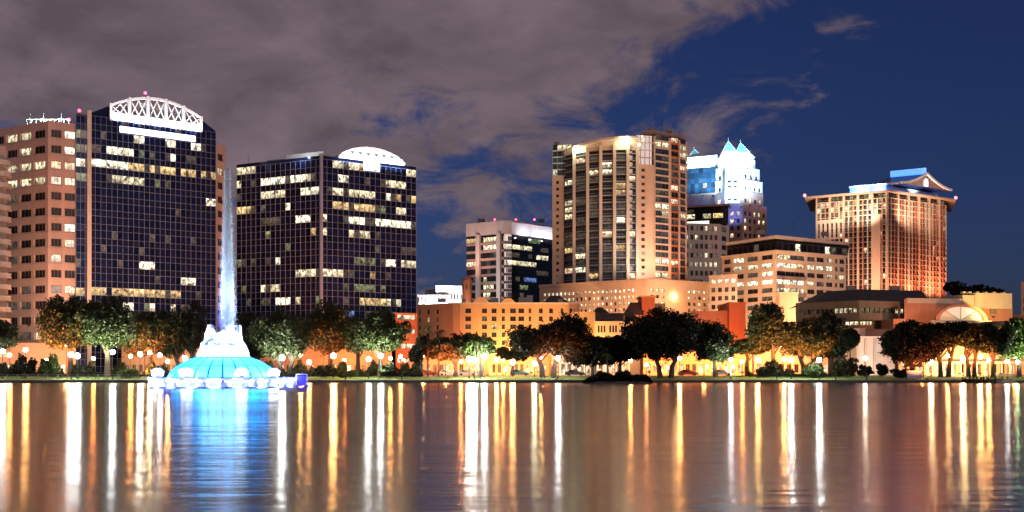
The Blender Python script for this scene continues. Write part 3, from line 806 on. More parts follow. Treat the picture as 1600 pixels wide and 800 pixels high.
# ---------------------------------------------------------------- 5 condominium tower with curved balcony front, on a parking podium
def condo():
    b = thing('condominium_tower', 'tall cream condominium tower with curved balcony front and arched lit canopy', 'building', (*P(950, 425), 31))
    zb = 38.0; r = random.Random(31)
    pier = MB()
    fl = Fp((863, 436.5), (881, 435)); z1 = Z(275, 436)
    fh = 2.87; nr = 17
    rows = [(zb + 1.2 + fh*k, zb + 2.5 + fh*k) for k in range(nr)]
    c1 = [(fl.L*0.32, fl.L*0.58)]
    rows_l = [q for q in rows if q[1] < z1-0.4]
    wall_grid(pier, fl, zb, z1, c1, rows_l, 0.3)
    windows(b, fl, c1, rows_l, 0.3, lambda i, j, p: pick(r, [('dim', .2)]), 1)
    shell(pier, [P(863,436.5), P(881,435)], [P(880, 450), P(865, 450)], zb, z1)
    pier.build('pier', 'peach', b); pier = MB()
    fr = Fp((996, 423), (1021.5, 425)); z2 = Z(258, 425)
    c2 = [(fr.L*0.24, fr.L*0.46)]; rows_r = [q for q in rows if q[1] < z2-0.4]
    wall_grid(pier, fr, zb, z2, c2, rows_r, 0.3)
    windows(b, fr, c2, rows_r, 0.3, lambda i, j, p: pick(r, [('dim', .2)]), 1)
    shell(pier, [P(996,423), P(1021.5,425)], [P(1021, 445), P(997, 445)], zb, z2)
    pier.build('pier', 'peach', b)
    # glazed boxes above the piers
    def glazed(px0, d0, px1, d1, za, zc, n, name, lit):
        f = Fp((px0, d0), (px1, d1)); m_ = MB(); nf = max(1, round((zc-za)/fh)); h = (zc-za)/nf
        m_.prism([f.pt(0,0,-0.2)[:2], f.pt(f.L,0,-0.2)[:2], BK(px1, d1, 14, -1), BK(px0, d0, 14, 1)], za, zc); m_.build(name, 'core', b)
        cw = f.L/n; g = MB()
        for j in range(nf):
            for i in range(n):
                window(b, f, i*cw+0.06, (i+1)*cw-0.06, za+j*h+0.35, za+(j+1)*h-0.06, 0.04, pick(r, lit) if lit else 'teal_glass', 0, 'glass_pane')
            s = MB(); s.fbox(f, 0, f.L, za+j*h-0.05, za+j*h+0.32, -0.1, 0.25); s.build('floor_slab', 'offwhite', b)
        for i in range(n+1): g.fbox(f, i*cw-0.09, i*cw+0.09, za, zc, 0.0, 0.14)
        g.build('mullion', 'mullion', b)
        return f
    glazed(863.5, 437, 893, 435.5, z1, Z(226, 436), 4, 'upper_storey', [('teal_glass', .95), ('lit2', .05)])
    zc = Z(212, 426)
    glazed(994, 424.5, 1021.5, 426.5, z2, zc, 4, 'upper_storey', [('teal_glass', .8), ('dim', .1), ('lit2', .06), ('teal_glass', .04)])
    # curved front
    cur = [(881, 435), (897, 430.5), (918, 426.5), (938.5, 424), (960, 422.8), (981, 422.6), (996, 423.6)]
    pts = [P(*c) for c in cur]
    ztop = Z(238, 428)
    m_ = MB()
    ins = [(p[0], p[1]+1.7) for p in pts]
    m_.prism(ins + [P(995, 450), P(882, 450)], zb, ztop+2.0); m_.build('core', 'teal_glass', b)
    nfl = int((ztop-zb)/fh)
    for k in range(nfl+1):
        z = zb + fh*k
        s = MB(); q = [(p[0], p[1]-0.3) for p in pts]
        s.prism(q + [(p[0], p[1]+1.6) for p in reversed(pts)], z-0.13, z+0.13, bottom=True); sb = s.build('balcony_slab', 'grey', b)
        if k < nfl:
            s = MB()
            for a, c in zip(q, q[1:]):
                f = Fc(a, c); s.fbox(f, 0.1, f.L-0.1, z+1.02, z+1.12, -0.12, -0.04)
                n = 7
                for i in range(n): s.fbox(f, f.L*(i+0.5)/n-0.03, f.L*(i+0.5)/n+0.03, z+0.13, z+1.02, -0.1, -0.06)
            s.build('balcony_rail', 'mullion', sb)
    for k, p in enumerate(pts):
        if k == 0: continue
        m_ = MB(); m_.box(p[0]-0.62, p[0]+0.62, p[1]-0.85, p[1]+1.5, zb, ztop+1.0+k*0.3 if k < 6 else ztop+1); m_.build('fin', 'cream', b)
    rect = lit_lookup([(881,283,897,296,'lit'),(881,322,897,342,'lit2'),(881,370,897,388,'dim'),(881,404,897,412,'lit2'),(881,415,897,428,'warm'),(898,250,918,258,'warm'),(919,268,938,276,'lit2'),(940,255,960,262,'lit'),(940,266,960,273,'lit'),(960,284,981,306,'gold'),
        (960,338,981,349,'lit'),(919,312,938,330,'dim'),(898,400,918,408,'lit2'),(898,413,918,424,'lit'),(981,355,997,366,'lit2'),(940,312,960,320,'warm'),(985,425,997,434,'warm'),(898,366,918,378,'dim'),(960,228,981,240,'green'),(898,225,918,240,'teal_glass')])
    for k in range(nfl):
        for i in range(6):
            f = Fc(ins[i], ins[i+1]); z = zb+fh*k
            kk = rect(*f.px(f.L/2, z+1.4)) or pick(r, [('teal_glass', .50), ('dark_win', .14), ('dim', .22), ('warm', .06), ('lit2', .05), ('gold', .03)])
            window(b, f, 0.75, f.L-0.75, z+0.2, z+fh-0.4, -0.12, kk, 3)
    # canopy
    m_ = MB(); q = [(p[0], p[1]-2.0) for p in pts]; n = len(pts)
    def cz(i): return ztop + 1.2 + 3.2*math.sin(min(1, i/(n-1)*1.02)*math.pi*0.5)
    fine = []
    for i in range(n-1):
        for t in range(4):
            s = t/4; fine.append((q[i][0]*(1-s)+q[i+1][0]*s, q[i][1]*(1-s)+q[i+1][1]*s, cz(i+s)))
    fine.append((q[-1][0], q[-1][1], cz(n-1)))
    for a, c in zip(fine, fine[1:]):
        m_.hexa([(a[0],a[1],a[2]), (c[0],c[1],c[2]), (c[0],c[1]+6,c[2]), (a[0],a[1]+6,a[2])],
                [(a[0],a[1],a[2]+0.9), (c[0],c[1],c[2]+0.9), (c[0],c[1]+6,c[2]+0.9), (a[0],a[1]+6,a[2]+0.9)])
    m_.build('canopy', 'cream', b)
    w = MB()
    for a, c in zip(fine, fine[1:]):
        w.quad((a[0],a[1]+2.6,ztop), (c[0],c[1]+2.6,ztop), (c[0],c[1]+2.6,c[2]), (a[0],a[1]+2.6,a[2]))
    w.build('attic_wall', 'cream', b)
    for px, i, d in ((899, 1, 428), (978, 4.9, 420)):
        x, y = P(px, d); z = cz(i) - 0.9
        m_ = MB(); m_.ball((x, y, z), 0.6, 10, 6); m_.build('canopy_lamp', emit('canopy_lamp', (0.86, 1.0, 0.66), 170, True), b)
    # right-hand corner: glazed bay, orange shaft, glazed bay
    za = zb; zc2 = Z(211, 428)
    f1 = Fp((1021.5, 425.5), (1046, 430)); f2 = Fp((1046, 430), (1062, 433)); f3 = Fp((1062, 433), (1072, 437))
    m_ = MB(); m_.prism([f1.pt(0,0,-0.3)[:2], f1.pt(f1.L,0,-0.3)[:2], f2.pt(f2.L,0,-0.3)[:2], f3.pt(f3.L,0,-0.3)[:2], P(1070, 455), P(1022, 455)], za, zc2); m_.build('core', 'core', b)
    nf = int((zc2-za)/fh)
    rect = lit_lookup([(1021,316,1046,330,'lit'),(1030,326,1046,338,'lit2'),(1021,404,1046,418,'lit'),(1021,424,1046,434,'lit2'),(1021,225,1046,236,'lit2'),(1062,225,1072,244,'lit2'),(1062,330,1072,340,'lit2'),(1021,296,1046,310,'dim'),(1062,256,1072,266,'warm')])
    for k in range(nf):
        z = za + fh*k
        for f, nn in ((f1, 2), (f3, 1)):
            for i in range(nn):
                cw = f.L/nn
                window(b, f, i*cw+0.15, (i+1)*cw-0.15, z+0.75, z+fh-0.05, 0.05, rect(*f.px((i+.5)*cw, z+1.6)) or pick(r, [('teal_glass', .5), ('blue_glass', .2), ('dim', .16), ('warm', .05)]), 2)
        for f in (f1, f3): s = MB(); s.fbox(f, 0, f.L, z, z+0.6, -0.15, 0.2); s.build('floor_slab', 'cream', b)
        window(b, f2, 0.9, f2.L-0.9, z+0.5, z+fh-0.3, -0.02, pick(r, [('warm', .10), ('dim', .45)]), 2)
        s = MB(); s.fbox(f2, 0.4, f2.L-0.4, z-0.2, z+0.35, -0.1, 0.3); s.build('floor_slab', 'red', b)
    for f, u in ((f1, 0.25), (f1, f1.L-0.2), (f2, 0.35), (f2, f2.L-0.35), (f3, f3.L-0.2)):
        s = MB(); s.fbox(f, u-0.3, u+0.3, za, zc2-1, -0.1, 0.45); s.build('pilaster', 'peach', b)
    m_ = MB(); m_.prism([P(1003, 428), P(1024, 427.5), P(1071, 436.5), P(1070, 452), P(1005, 452)], zc2+0.05, zc2+1.8); m_.build('roof_parapet', 'brownstone', b)
    # podium
    g = thing('parking_podium', 'long peach parking podium with rows of lit openings under the condominium tower', 'building', (*P(1010, 392), 1.3))
    pts = [P(843, 420), P(1010, 392), P(1180, 418)]
    zt = Z(437, 392); w = MB()
    rows = [(zt-3.1-2.45*k-1.35, zt-3.1-2.45*k) for k in range(5)][::-1]
    r2 = random.Random(8)
    for k, (a, c) in enumerate(zip(pts, pts[1:])):
        f = Fc(a, c); cols = even(f.L, 22 if k == 0 else 20, 0.62, 1.5, 5.0 if k == 0 else 1.5)
        hs = (lambda i, j: True) if k == 0 else (lambda i, j: not (3 <= i <= 6))
        wall_grid(w, f, 1.3, zt, cols, rows, 0.7, hs)
        windows(g, f, cols, rows, 0.7, lambda i, j, p: pick(r2, [('lit', .5 if j == 4 else .14), ('lit2', .26), ('warm', .24), ('dim', .2)]), 1, name='parking_opening', has=hs)
    shell(w, pts, [BK(1180, 418, 40, -4), BK(843, 420, 40, 4)], 1.3, zt)
    w.build('wall', 'peach', g)
    m_ = MB()
    for a, c in zip(pts, pts[1:]):
        f = Fc(a, c); m_.fbox(f, -0.1, f.L+0.1, zt-0.7, zt+0.4, 0.02, 0.35)
    m_.build('cornice', 'peach', g)
    for px, py, pw in ((1053, 463, 9000), (1121, 459, 7000)):       # bright sodium wall lamps
        f = Fc(pts[1], pts[2]); u = f.at(px); q = f.pt(u, 0, 1.2); z = Z(py, q[1])
        m_ = MB(); m_.tube([f.pt(u, z, 0), f.pt(u, z, 1.0)], [0.07]*2, 5); la = m_.build('lamp_arm', 'darkmetal', g)
        m_ = MB(); m_.ball((q[0], q[1], z), 0.36, 10, 8); m_.build('wall_lamp', emit('sodium_wall_lamp', (1.0, 0.66, 0.30), 230, True), la)
condo()

# ---------------------------------------------------------------- 6 stepped tower with floodlit pyramid crown
def pyramid_tower():
    d = 610; b = thing('office_tower', 'distant stepped tower with blue-white floodlit pyramid crown', 'building', (*P(1150, d), 1.3))
    r = random.Random(41)
    X = lambda px, dd=d: P(px, dd)[0]
    z_l = Z(298, d)                       # floodlit stone above, brown granite below
    # front corner of the shaft: left face and right face
    def shaft(name, c0, c1, c2, z0, z1, material, ncols, nrow, fh, wz, choose, frac=0.5):
        f1, f2 = Fp(*c0_c1(c0, c1)), Fp(*c0_c1(c1, c2))
        w = MB()
        rows = [(z0+0.9+fh*k, z0+0.9+fh*k+wz) for k in range(nrow)]
        for f, n in ((f1, ncols[0]), (f2, ncols[1])):
            cols = even(f.L, n, frac, 0.6, 0.6) if n else []
            wall_grid(w, f, z0, z1, cols, rows if n else [], 0.4)
            if n: windows(b, f, cols, rows, 0.4, choose, 1)
        shell(w, [P(*c0), P(*c1), P(*c2)], [BK(c2[0], c2[1], 26, -3), BK(c0[0], c0[1], 30, 3)], z0, z1)
        return w.build(name, material, b)
    def c0_c1(a, c): return a, c
    lo = lambda i, j, p: pick(r, [('warm', .28), ('lit2', .18), ('dim', .2)])
    hi = lambda i, j, p: pick(r, [('dim', .25), ('lit2', .05)])
    zg = 60.0; fh = 4.35
    shaft('lower_shaft', (1117, 618), (1160, d), (1198, 622), zg, Z(318, d), 'brownstone', (4, 5), int((Z(318, d)-zg-1)/fh), fh, 2.6, lo, 0.5)
    shaft('lower_shaft', (1117, 619), (1160, d+1), (1192.5, 621), Z(318, d), z_l, 'brownstone', (4, 4), 1, 4.0, 2.6, lo, 0.5)
    shaft('upper_shaft', (1118, 619.5), (1160, d+1.5), (1191.5, 622), z_l, Z(279, d), 'offwhite', (4, 4), 1, 4.3, 2.4, hi, 0.42)
    shaft('upper_shaft', (1118.5, 620), (1160, d+2), (1187, 622), Z(279, d), Z(259, d), 'offwhite', (4, 3), 1, 4.3, 2.4, hi, 0.42)
    shaft('upper_shaft', (1122, 621), (1160, d+3), (1180, 622), Z(259, d), Z(244, d), 'offwhite', (0, 0), 0, 4.3, 2.4, hi, 0.42)
    # central stone bay between the faces
    f = Fp((1133, d-1.2), (1156, d-1.2)); m_ = MB()
    cols = even(f.L, 2, 0.6, 0.8, 0.8); rows = [(Z(314, d), Z(310, d)), (Z(294, d), Z(290, d)), (Z(286, d), Z(282, d))]
    wall_grid(m_, f, Z(318, d), Z(262, d), cols, rows, 0.5); windows(b, f, cols, rows, 0.5, lambda i, j, p: 'dim', 1)
    shell(m_, [f.p0[:], f.p1[:]], [(f.p1.x, d+14), (f.p0.x, d+14)], Z(318, d), Z(262, d)); m_.build('central_bay', 'offwhite', b)
    # gables with glass pyramids
    def gable(px0, px1, py0, py1, dd, depth, pk=None):
        x0, x1 = X(px0, dd), X(px1, dd); z0, z1 = Z(py0, dd), Z(py1, dd); xm = X(pk, dd) if pk else (x0+x1)/2
        y0, y1 = dd, dd+depth; ym = (y0+y1)/2; zm = z0+(z1-z0)*0.38
        k = 0.62
        def ring(s, z): return [(xm+(x0-xm)*s, ym+(y0-ym)*s, z), (xm+(x1-xm)*s, ym+(y0-ym)*s, z), (xm+(x1-xm)*s, ym+(y1-ym)*s, z), (xm+(x0-xm)*s, ym+(y1-ym)*s, z)]
        A, B2 = ring(1, z0), ring(k, zm)
        m_ = MB(); m_.hexa(A, B2); gb = m_.build('gable_base', 'offwhite', b)
        m_ = MB(); T = (xm, ym, z1)
        for q in range(4): m_.poly([B2[q], B2[(q+1) % 4], T])
        m_.build('pyramid_roof', mat('pyramid_glass', (0.20, 0.55, 0.66), 0.3, 0.1, 1.0), gb)
        m_ = MB()
        for q in range(4): m_.tube([B2[q], T], [0.22, 0.15], 5)
        m_.tube([(xm, ym, z1-0.2), (xm, ym, z1+1.6)], [0.12, 0.05], 5)
        m_.build('ridge_rib', 'white', gb)
    gable(1124, 1158, 246, 216, 614, 13, 1141.5)
    gable(1146, 1180, 246, 219, 613, 13, 1160.5)
    gable(1075, 1101, 246, 229, 640, 14, 1087.5)
    gable(1060, 1078, 246, 229, 640, 14, 1070)
    # left wing: white cornice band over blue glass
    m_ = MB(); m_.prism([P(1060, 640), P(1121, 630), P(1121, 652), P(1060, 660)], Z(264, 632), Z(245, 635)); m_.build('cornice_band', 'offwhite', b)
    f = Fp((1060, 634), (1117.5, 625)); m_ = MB()
    m_.prism([f.p0[:], f.p1[:], (f.p1.x, 655), (f.p0.x, 655)], zg, Z(264.1, 632)); m_.build('glass_wing', 'core', b)
    z0 = Z(302, 628); nr = 5; h = (Z(264.5, 632)-z0)/nr; n = 9; cw = f.L/n
    for j in range(nr):
        for i in range(n):
            window(b, f, i*cw+0.15, (i+1)*cw-0.15, z0+j*h+0.15, z0+(j+1)*h-0.15, -0.12, 'blue_glass' if j > 1 else pick(r, [('bluelit', .15), ('lit2', .1), ('blue_glass', .75)]), 0, 'glass_pane')
    m_ = MB(); m_.fbox(f, 0, f.L, zg, z0-0.2, 0.02, 0.5); m_.build('lower_band', 'brownstone', b)
    # floodlights along the ledges
    def fl(px, py, dd, tpx, tpy, td, pw, size=95, col=(0.48, 0.84, 1.0)):
        x, y = P(px, dd); z = Z(py, dd); m_ = MB(); m_.box(x-0.6, x+0.6, y-0.4, y+0.4, z-0.7, z-0.2); m_.tube([(x, y, z-0.6), (x, y+8, z-3)], [0.1, 0.1], 5); m_.build('floodlight', 'darkmetal', b)
        spot('floodlight_beam', b, (x, y, z), (*P(tpx, td), Z(tpy, td)), pw, col, size, 0.8, 0.8)
    for px in (1122, 1140, 1158): fl(px, 322, 594, px, 268, 612, 42000)
    for px in (1172, 1188): fl(px, 320, 600, px-2, 268, 616, 48000)
    for px in (1133, 1148, 1168): fl(px, 262, 602, px, 236, 616, 62000)
    for px in (1078, 1098, 1114): fl(px, 304, 616, px, 252, 635, 42000)
    for px in (1074, 1090, 1108): fl(px, 256, 626, px, 240, 642, 44000)
    # blue-lit terrace at the foot of the white shaft
    for px in (1088, 1112, 1130, 1148): fl(px, 342, 602, px+2, 322, 614, 9000, 120, (0.10, 0.22, 1.0))
pyramid_tower()

# ---------------------------------------------------------------- 7 stone block with dark glass attic, between condominium and orange office
def attic_block():
    d = 485; front = [(1068, 482), (1124, d), (1139, 492)]
    zt = Z(350, d); r = random.Random(51)
    rows = [(zt - 4.25*k - 3.4, zt - 4.25*k - 1.1) for k in range(7)][::-1]
    rect = lit_lookup([(1110,358,1124,370,'lit'),(1085,404,1120,416,'lit2')])
    b = simple_block('office_block', 'stone office block with dark glass attic just right of the condominium tower', 'building', front, 30, 20, zt, 'cream',
        cols=[lambda f: even(f.L, 7, 0.60, 0.5, 0.5), lambda f: even(f.L, 1, 0.5)], rows=rows, depth=0.4, choose=lambda i, j, p: rect(*p) or pick(r, [('dim', .35), ('green', .08), ('lit2', .05)]), style=2)
    pts = [P(1068, 492), P(1138, 485)]
    m_ = MB(); z2 = Z(322, 486); m_.prism(pts + [(pts[1][0], 512), (pts[0][0], 512)], zt, z2); m_.build('attic', 'black_glass', b)
    f = Fc(*pts)
    for px0, px1, k in ((1072, 1086, 'lit2'), (1098, 1111, 'lit2'), (1114, 1130, 'gold'), (1074, 1084, 'dim')):
        window(b, f, f.at(px0), f.at(px1), Z(340 if k != 'dim' else 331, d), Z(332 if k != 'dim' else 325, d), -0.1, k, 2)
    m_ = MB(); m_.fbox(f, 0, f.at(1108), Z(348, d), Z(343.5, d), 0.05, 0.3); m_.build('light_band', emit('white_light_band', (1, 0.92, 0.78), 1.6), b)
    m_ = MB(); m_.fbox(f, -0.5, f.L+0.4, z2+0.02, z2+0.9, -6, 0.8); m_.build('roof_slab', 'brownstone', b)
attic_block()

# ---------------------------------------------------------------- 8 peach office with loggia corner
def peach_office():
    d = 375; r = random.Random(61)
    zt = Z(392, d)
    b = thing('office_block', 'peach stone office block with bright windows and dark recessed penthouse', 'building', (*P(1212, d), 1.3))
    p0, p1, p2 = P(1128, 396), P(1212, d), P(1322, 394)
    fA, fB = Fc(p0, p1), Fc(p1, p2)
    ph = 3.06
    rows = [(zt - 1.1 - ph*k - 1.75, zt - 1.1 - ph*k) for k in range(9)][::-1]
    w = MB()
    cA = [(fA.at(a), fA.at(c)) for a, c in ((1131, 1141), (1145.5, 1162), (1167, 1184), (1189.5, 1207))]
    rA = lit_lookup([(1144,398,1163,408,'lit'),(1144,410,1163,420,'lit2'),(1166,410,1185,420,'lit2'),(1188,410,1208,422,'lit'),(1188,424,1208,434,'lit'),(1188,436,1208,448,'lit'),(1166,436,1185,448,'lit'),(1144,436,1163,448,'lit'),(1166,398,1185,406,'dim'),(1188,450,1208,460,'dim')])
    wall_grid(w, fA, 1.3, zt, cA, rows, 0.5)
    windows(b, fA, cA, rows, 0.5, lambda i, j, p: rA(*p) or pick(r, [('dim', .4), ('lit2', .1)]), 2)
    # right face: the loggia takes the first four bays; windows beyond it
    uL0, uL1 = fB.at(1214), fB.at(1258)
    cB = [(fB.at(a), fB.at(c)) for a, c in ((1261.5, 1274), (1276, 1288), (1291, 1302), (1305, 1309.5), (1312, 1320))]
    rB = lit_lookup([(1260,408,1290,422,'lit'),(1290,410,1303,424,'lit'),(1290,398,1303,408,'lit2'),(1260,396,1290,406,'dim'),(1260,436,1276,448,'lit2')])
    cols = [(uL0, uL1)] + cB
    logr = {}     # rows where the loggia bay is an opening: all
    wall_grid(w, fB, 1.3, zt, cols, rows, 0.5, lambda i, j: i > 0 or j >= 3)
    windows(b, fB, cB, rows, 0.5, lambda i, j, p: rB(*p) or pick(r, [('dim', .35), ('lit2', .04)]), 2)
    for j, (za, zb) in enumerate(rows):
        if j < 3: continue
        k = {8: 'lit2', 7: 'lit', 6: 'dark_win', 5: 'lit', 4: 'lit2', 3: 'dim'}[j]
        n = 4 if k != 'dark_win' else 3
        for i in range(n):
            a = uL0 + (uL1-uL0)*i/n + 0.05; c = uL0 + (uL1-uL0)*(i+1)/n - 0.05
            kk = k
            if j == 8 and i > 1: kk = 'dim'
            if j == 7 and i == 3: kk = 'gold'
            window(b, fB, a, c, za, zb, 0.48, kk, 2)
    for j in (6, 4):
        m_ = MB(); za = rows[j][0]; m_.fbox(fB, uL0+0.1, uL1-0.1, za-1.25, za-0.1, -0.6, 0.9); m_.build('balcony', 'brownstone', b)
    shell(w, [p0, p1, p2], [P(1320, 428), P(1132, 426)], 1.3, zt)
    w.build('wall', 'peach', b)
    m_ = MB()
    for f in (fA, fB): m_.fbox(f, -0.2, f.L+0.2, zt-0.35, zt+0.35, 0.02, 0.5)
    m_.build('cornice', 'peach', b)
    # penthouse
    q = [P(1136, 401), P(1213, 380), P(1324, 400)]; z2 = Z(374, 381)
    fa, fb = Fc(q[0], q[1]), Fc(q[1], q[2])
    m_ = MB(); m_.prism(q + [P(1322, 424), P(1140, 424)], zt, z2); m_.build('penthouse', 'core', b)
    for f, n in ((fa, 9), (fb, 12)):
        for i in range(n):
            a, c = f.L*i/n+0.12, f.L*(i+1)/n-0.12
            k = 'dark_win'
            if f is fb and i in (3, 8): k = 'lit'
            elif r.random() < 0.18: k = 'dim'
            window(b, f, a, c, zt+0.5, z2-1.1, -0.12, k, 1)
    m_ = MB(); rr = [P(1134, 398.5), P(1213, 376.5), P(1327, 398)]
    i = len(m_.v); top = z2
    m_.prism(rr + [P(1325, 426), P(1138, 426)], z2+0.02, z2+1.0, bottom=True); m_.build('roof_slab', 'pink', b)
    m_ = MB(); a, c = P(1222, 392), P(1262, 396); m_.prism([a, c, (c[0], 404), (a[0], 404)], z2+1.0, z2+2.6); m_.build('plant_room', 'grey', b)
    # low wing to the left
    front = [(1108, 372), (1152, 366)]
    z3 = Z(430, 368)
    simple_block('office_wing', 'low peach office wing with a lit top row of windows, left of the loggia office', 'building', front, 20, 1.3, z3, 'peach',
        cols=[lambda f: even(f.L, 4, 0.62, 0.3, 0.3)], rows=[(z3-1.2-3.06*k-1.7, z3-1.2-3.06*k) for k in range(7)][::-1], depth=0.4,
        choose=lambda i, j, p: 'lit' if j == 6 else pick(r, [('dim', .4)]), style=2, parapet=0.3)
peach_office()

# ---------------------------------------------------------------- 9 right-hand condominium with pagoda roof
def pagoda_tower():
    d = 560; b = thing('condominium_tower', 'red-lit condominium tower with wide cornice and blue-lit curved roof', 'building', (*P(1386, d), 1.3))
    r = random.Random(71)
    p0, p1, p2 = P(1275, 580), P(1386, d), P(1478, 588)
    fA, fB = Fc(p0, p1), Fc(p1, p2); zc = Z(300, d)
    i0 = [fA.pt(0,0,-1.2)[:2], fA.pt(fA.L,0,-1.2)[:2], fB.pt(fB.L,0,-1.2)[:2]]
    m_ = MB(); m_.prism(i0 + [P(1474, 628), P(1279, 624)], 1.3, zc); m_.build('core', 'core', b)
    fh = 2.95; zb = 40.0; nf = int((zc-zb)/fh)
    # floor slabs, one per storey, and dark or lit rooms between
    for k in range(nf):
        z = zc - fh*(k+1)
        s = MB()
        for f in (fA, fB): s.fbox(f, 0, f.L, z-0.14, z+0.14, -1.2, 0.35)
        sb = s.build('balcony_slab', 'cream' if k < 4 else 'grey', b)
        s = MB()
        for f in (fA, fB): s.fbox(f, 0.2, f.L-0.2, z+0.95, z+1.05, 0.22, 0.3)
        s.build('balcony_rail', 'brownstone', sb)
    for f, n in ((fA, 15), (fB, 17)):
        cw = f.L/n
        for k in range(nf):
            z = zc - fh*(k+1)
            for i in range(n):
                px, py = f.px((i+.5)*cw, z+1.5)
                t = r.random()
                if k < 4: kk = pick(r, [('lit2', .14), ('green', .25), ('warm', .12), ('gold', .1), ('dim', .2)])
                else: kk = pick(r, [('lit2', .03), ('warm', .07), ('dim', .2)])
                window(b, f, i*cw+0.35, (i+1)*cw-0.35, z+0.3, z+fh-0.4, 1.1, kk, 0, 'window')
    # pilasters
    for f, n in ((fA, 15), (fB, 17)):
        cw = f.L/n
        for i in range(n+1):
            major = (i % 3 == 0)
            s = MB(); wv = 0.55 if major else 0.28
            s.fbox(f, max(0, i*cw-wv), min(f.L, i*cw+wv), zb, zc-(0 if major else 3), -1.1, 0.55 if major else 0.4)
            s.build('pilaster', (('red', 'peach')[i % 2] if f is fB else ('salmon', 'cream')[i % 2]) if not major else 'peach', b)
    s = MB(); u = fA.at(1362); v = fA.at(1376); s.fbox(fA, u, v, zb, Z(335, d), -1.1, 0.9); s.build('pier', 'peach', b)
    s = MB(); s.fbox(fA, 0.5, fA.at(1317), Z(372, 575), Z(341, 575), -1.0, 0.2); 
    for t in range(5):
        pass
    # left shoulder wall with tall slots
    s = MB(); f = Fc(fA.pt(0.5,0,0.6)[:2], fA.pt(fA.at(1318),0,0.6)[:2]); cols = even(f.L, 6, 0.42); rows = [(Z(371, 575), Z(348, 575))]
    wall_grid(s, f, Z(374, 575), Z(343, 575), cols, rows, 0.5)
    s.build('slot_wall', 'cream', b)
    # cornice: deep overhanging slab with upturned corners
    o = 3.0
    a = fA.pt(-5.5, 0, o)[:2]; c = (Vector(fA.pt(fA.L,0,o)[:2]) + Vector(fB.pt(0,0,o)[:2]))/2; e = fB.pt(fB.L+5.0, 0, o)[:2]
    bk = [P(1486, 630), P(1266, 628)]
    s = MB(); s.prism([a, (c.x, c.y), e] + bk, zc+0.05, zc+0.85, bottom=True); s.build('cornice', 'peach', b)
    for q in (a, e):
        s = MB(); s.ball((q[0], q[1]+0.3, zc+1.7), 0.9, 8, 6); s.build('corner_beacon', emit('pink_corner_light', (1.0, 0.12, 0.22), 5, True), b)
    # attic storey with blue light under the eaves
    at = [fA.pt(fA.at(1326), 0, -3)[:2], fA.pt(fA.L-3, 0, -3)[:2], fB.pt(3, 0, -3)[:2], fB.pt(fB.L-2, 0, -4)[:2]]
    z2 = zc+0.86; z3 = Z(290, 565)
    s = MB(); s.prism(at + [P(1470, 615), P(1332, 612)], z2, z3); s.build('attic', mat('blue_grey_panel', (0.30, 0.36, 0.5), 0.6, 0.1, 0.6), b)
    # roof: concave gable, ridge parallel to the left face, gable end over the right face
    ax = fA.u; gn = fB.u                            # ridge along the left face, gable end along the right face
    c0 = Vector(fA.pt(fA.at(1330), 0, -2.0)[:2]); run = fA.at(1404) - fA.at(1330)
    span = fB.L*0.43
    def profile(t):       # t -1..1 across the gable; ridge at 0
        k = abs(t); return z3 + 7.4*(1-k)**1.7 + 0.3*k
    N = 20; rows_ = []
    sl = MB(); ed = MB()
    front_off = 0.0
    for q in range(N):
        ta, tb = -1+2*q/N, -1+2*(q+1)/N
        pa, pb = c0 + gn*(span*(ta+1)), c0 + gn*(span*(tb+1))
        za, zb_ = profile(ta), profile(tb)
        # hip the far-left end
        la, lb = 0.25*span*(1-abs(ta)), 0.25*span*(1-abs(tb))
        A = pa + ax*la; B2 = pb + ax*lb; A2 = pa + ax*(run); B3 = pb + ax*(run)
        sl.quad((A.x,A.y,za), (A2.x,A2.y,za), (B3.x,B3.y,zb_), (B2.x,B2.y,zb_))
        e0, e1 = pa + ax*(run+0.2), pb + ax*(run+0.2); e2, e3 = pa + ax*(run+1.4), pb + ax*(run+1.4)
        ed.hexa([(e0.x,e0.y,za-0.1), (e2.x,e2.y,za-0.1), (e3.x,e3.y,zb_-0.1), (e1.x,e1.y,zb_-0.1)],
                [(e0.x,e0.y,za+0.9), (e2.x,e2.y,za+0.9), (e3.x,e3.y,zb_+0.9), (e1.x,e1.y,zb_+0.9)])
    rf = sl.build('roof', mat('blue_roof_metal', (0.05, 0.07, 0.16), 0.4, 0.15, 0.8), b)
    ed.build('gable_rim', 'white', rf)
    s = MB(); pts = [c0 + gn*(span*(t+1)) + ax*(run) for t in [-1+2*q/N for q in range(N+1)]]
    s.poly([(p.x, p.y, profile(-1+2*q/N)) for q, p in enumerate(pts)]); s.build('gable_wall', 'brownstone', rf)
    g0 = c0 + gn*span + ax*(run+0.4)
    fg = Fc((g0.x - gn.x*3, g0.y - gn.y*3), (g0.x + gn.x*3, g0.y + gn.y*3))
    s = MB(); s.lathe((0,0,0), [(0.01,0)], 3)
    s = MB(); ring = [(3 + 1.7*math.cos(t*math.pi/10), z3+3.2 + 1.7*math.sin(t*math.pi/10)) for t in range(11)] + [(1.3, z3+0.6), (4.7, z3+0.6)]
    s.poly([fg.pt(u, z, 0.3) for u, z in ring]); s.poly([fg.pt(u, z, 0.05) for u, z in ring]); s.build('arched_window', emit('arched_gable_window', (0.9, 0.95, 1.0), 1.6), rf)
    # left eave and ridge
    s = MB(); A = c0 - gn*0.6; B2 = c0 + ax*run - gn*0.6
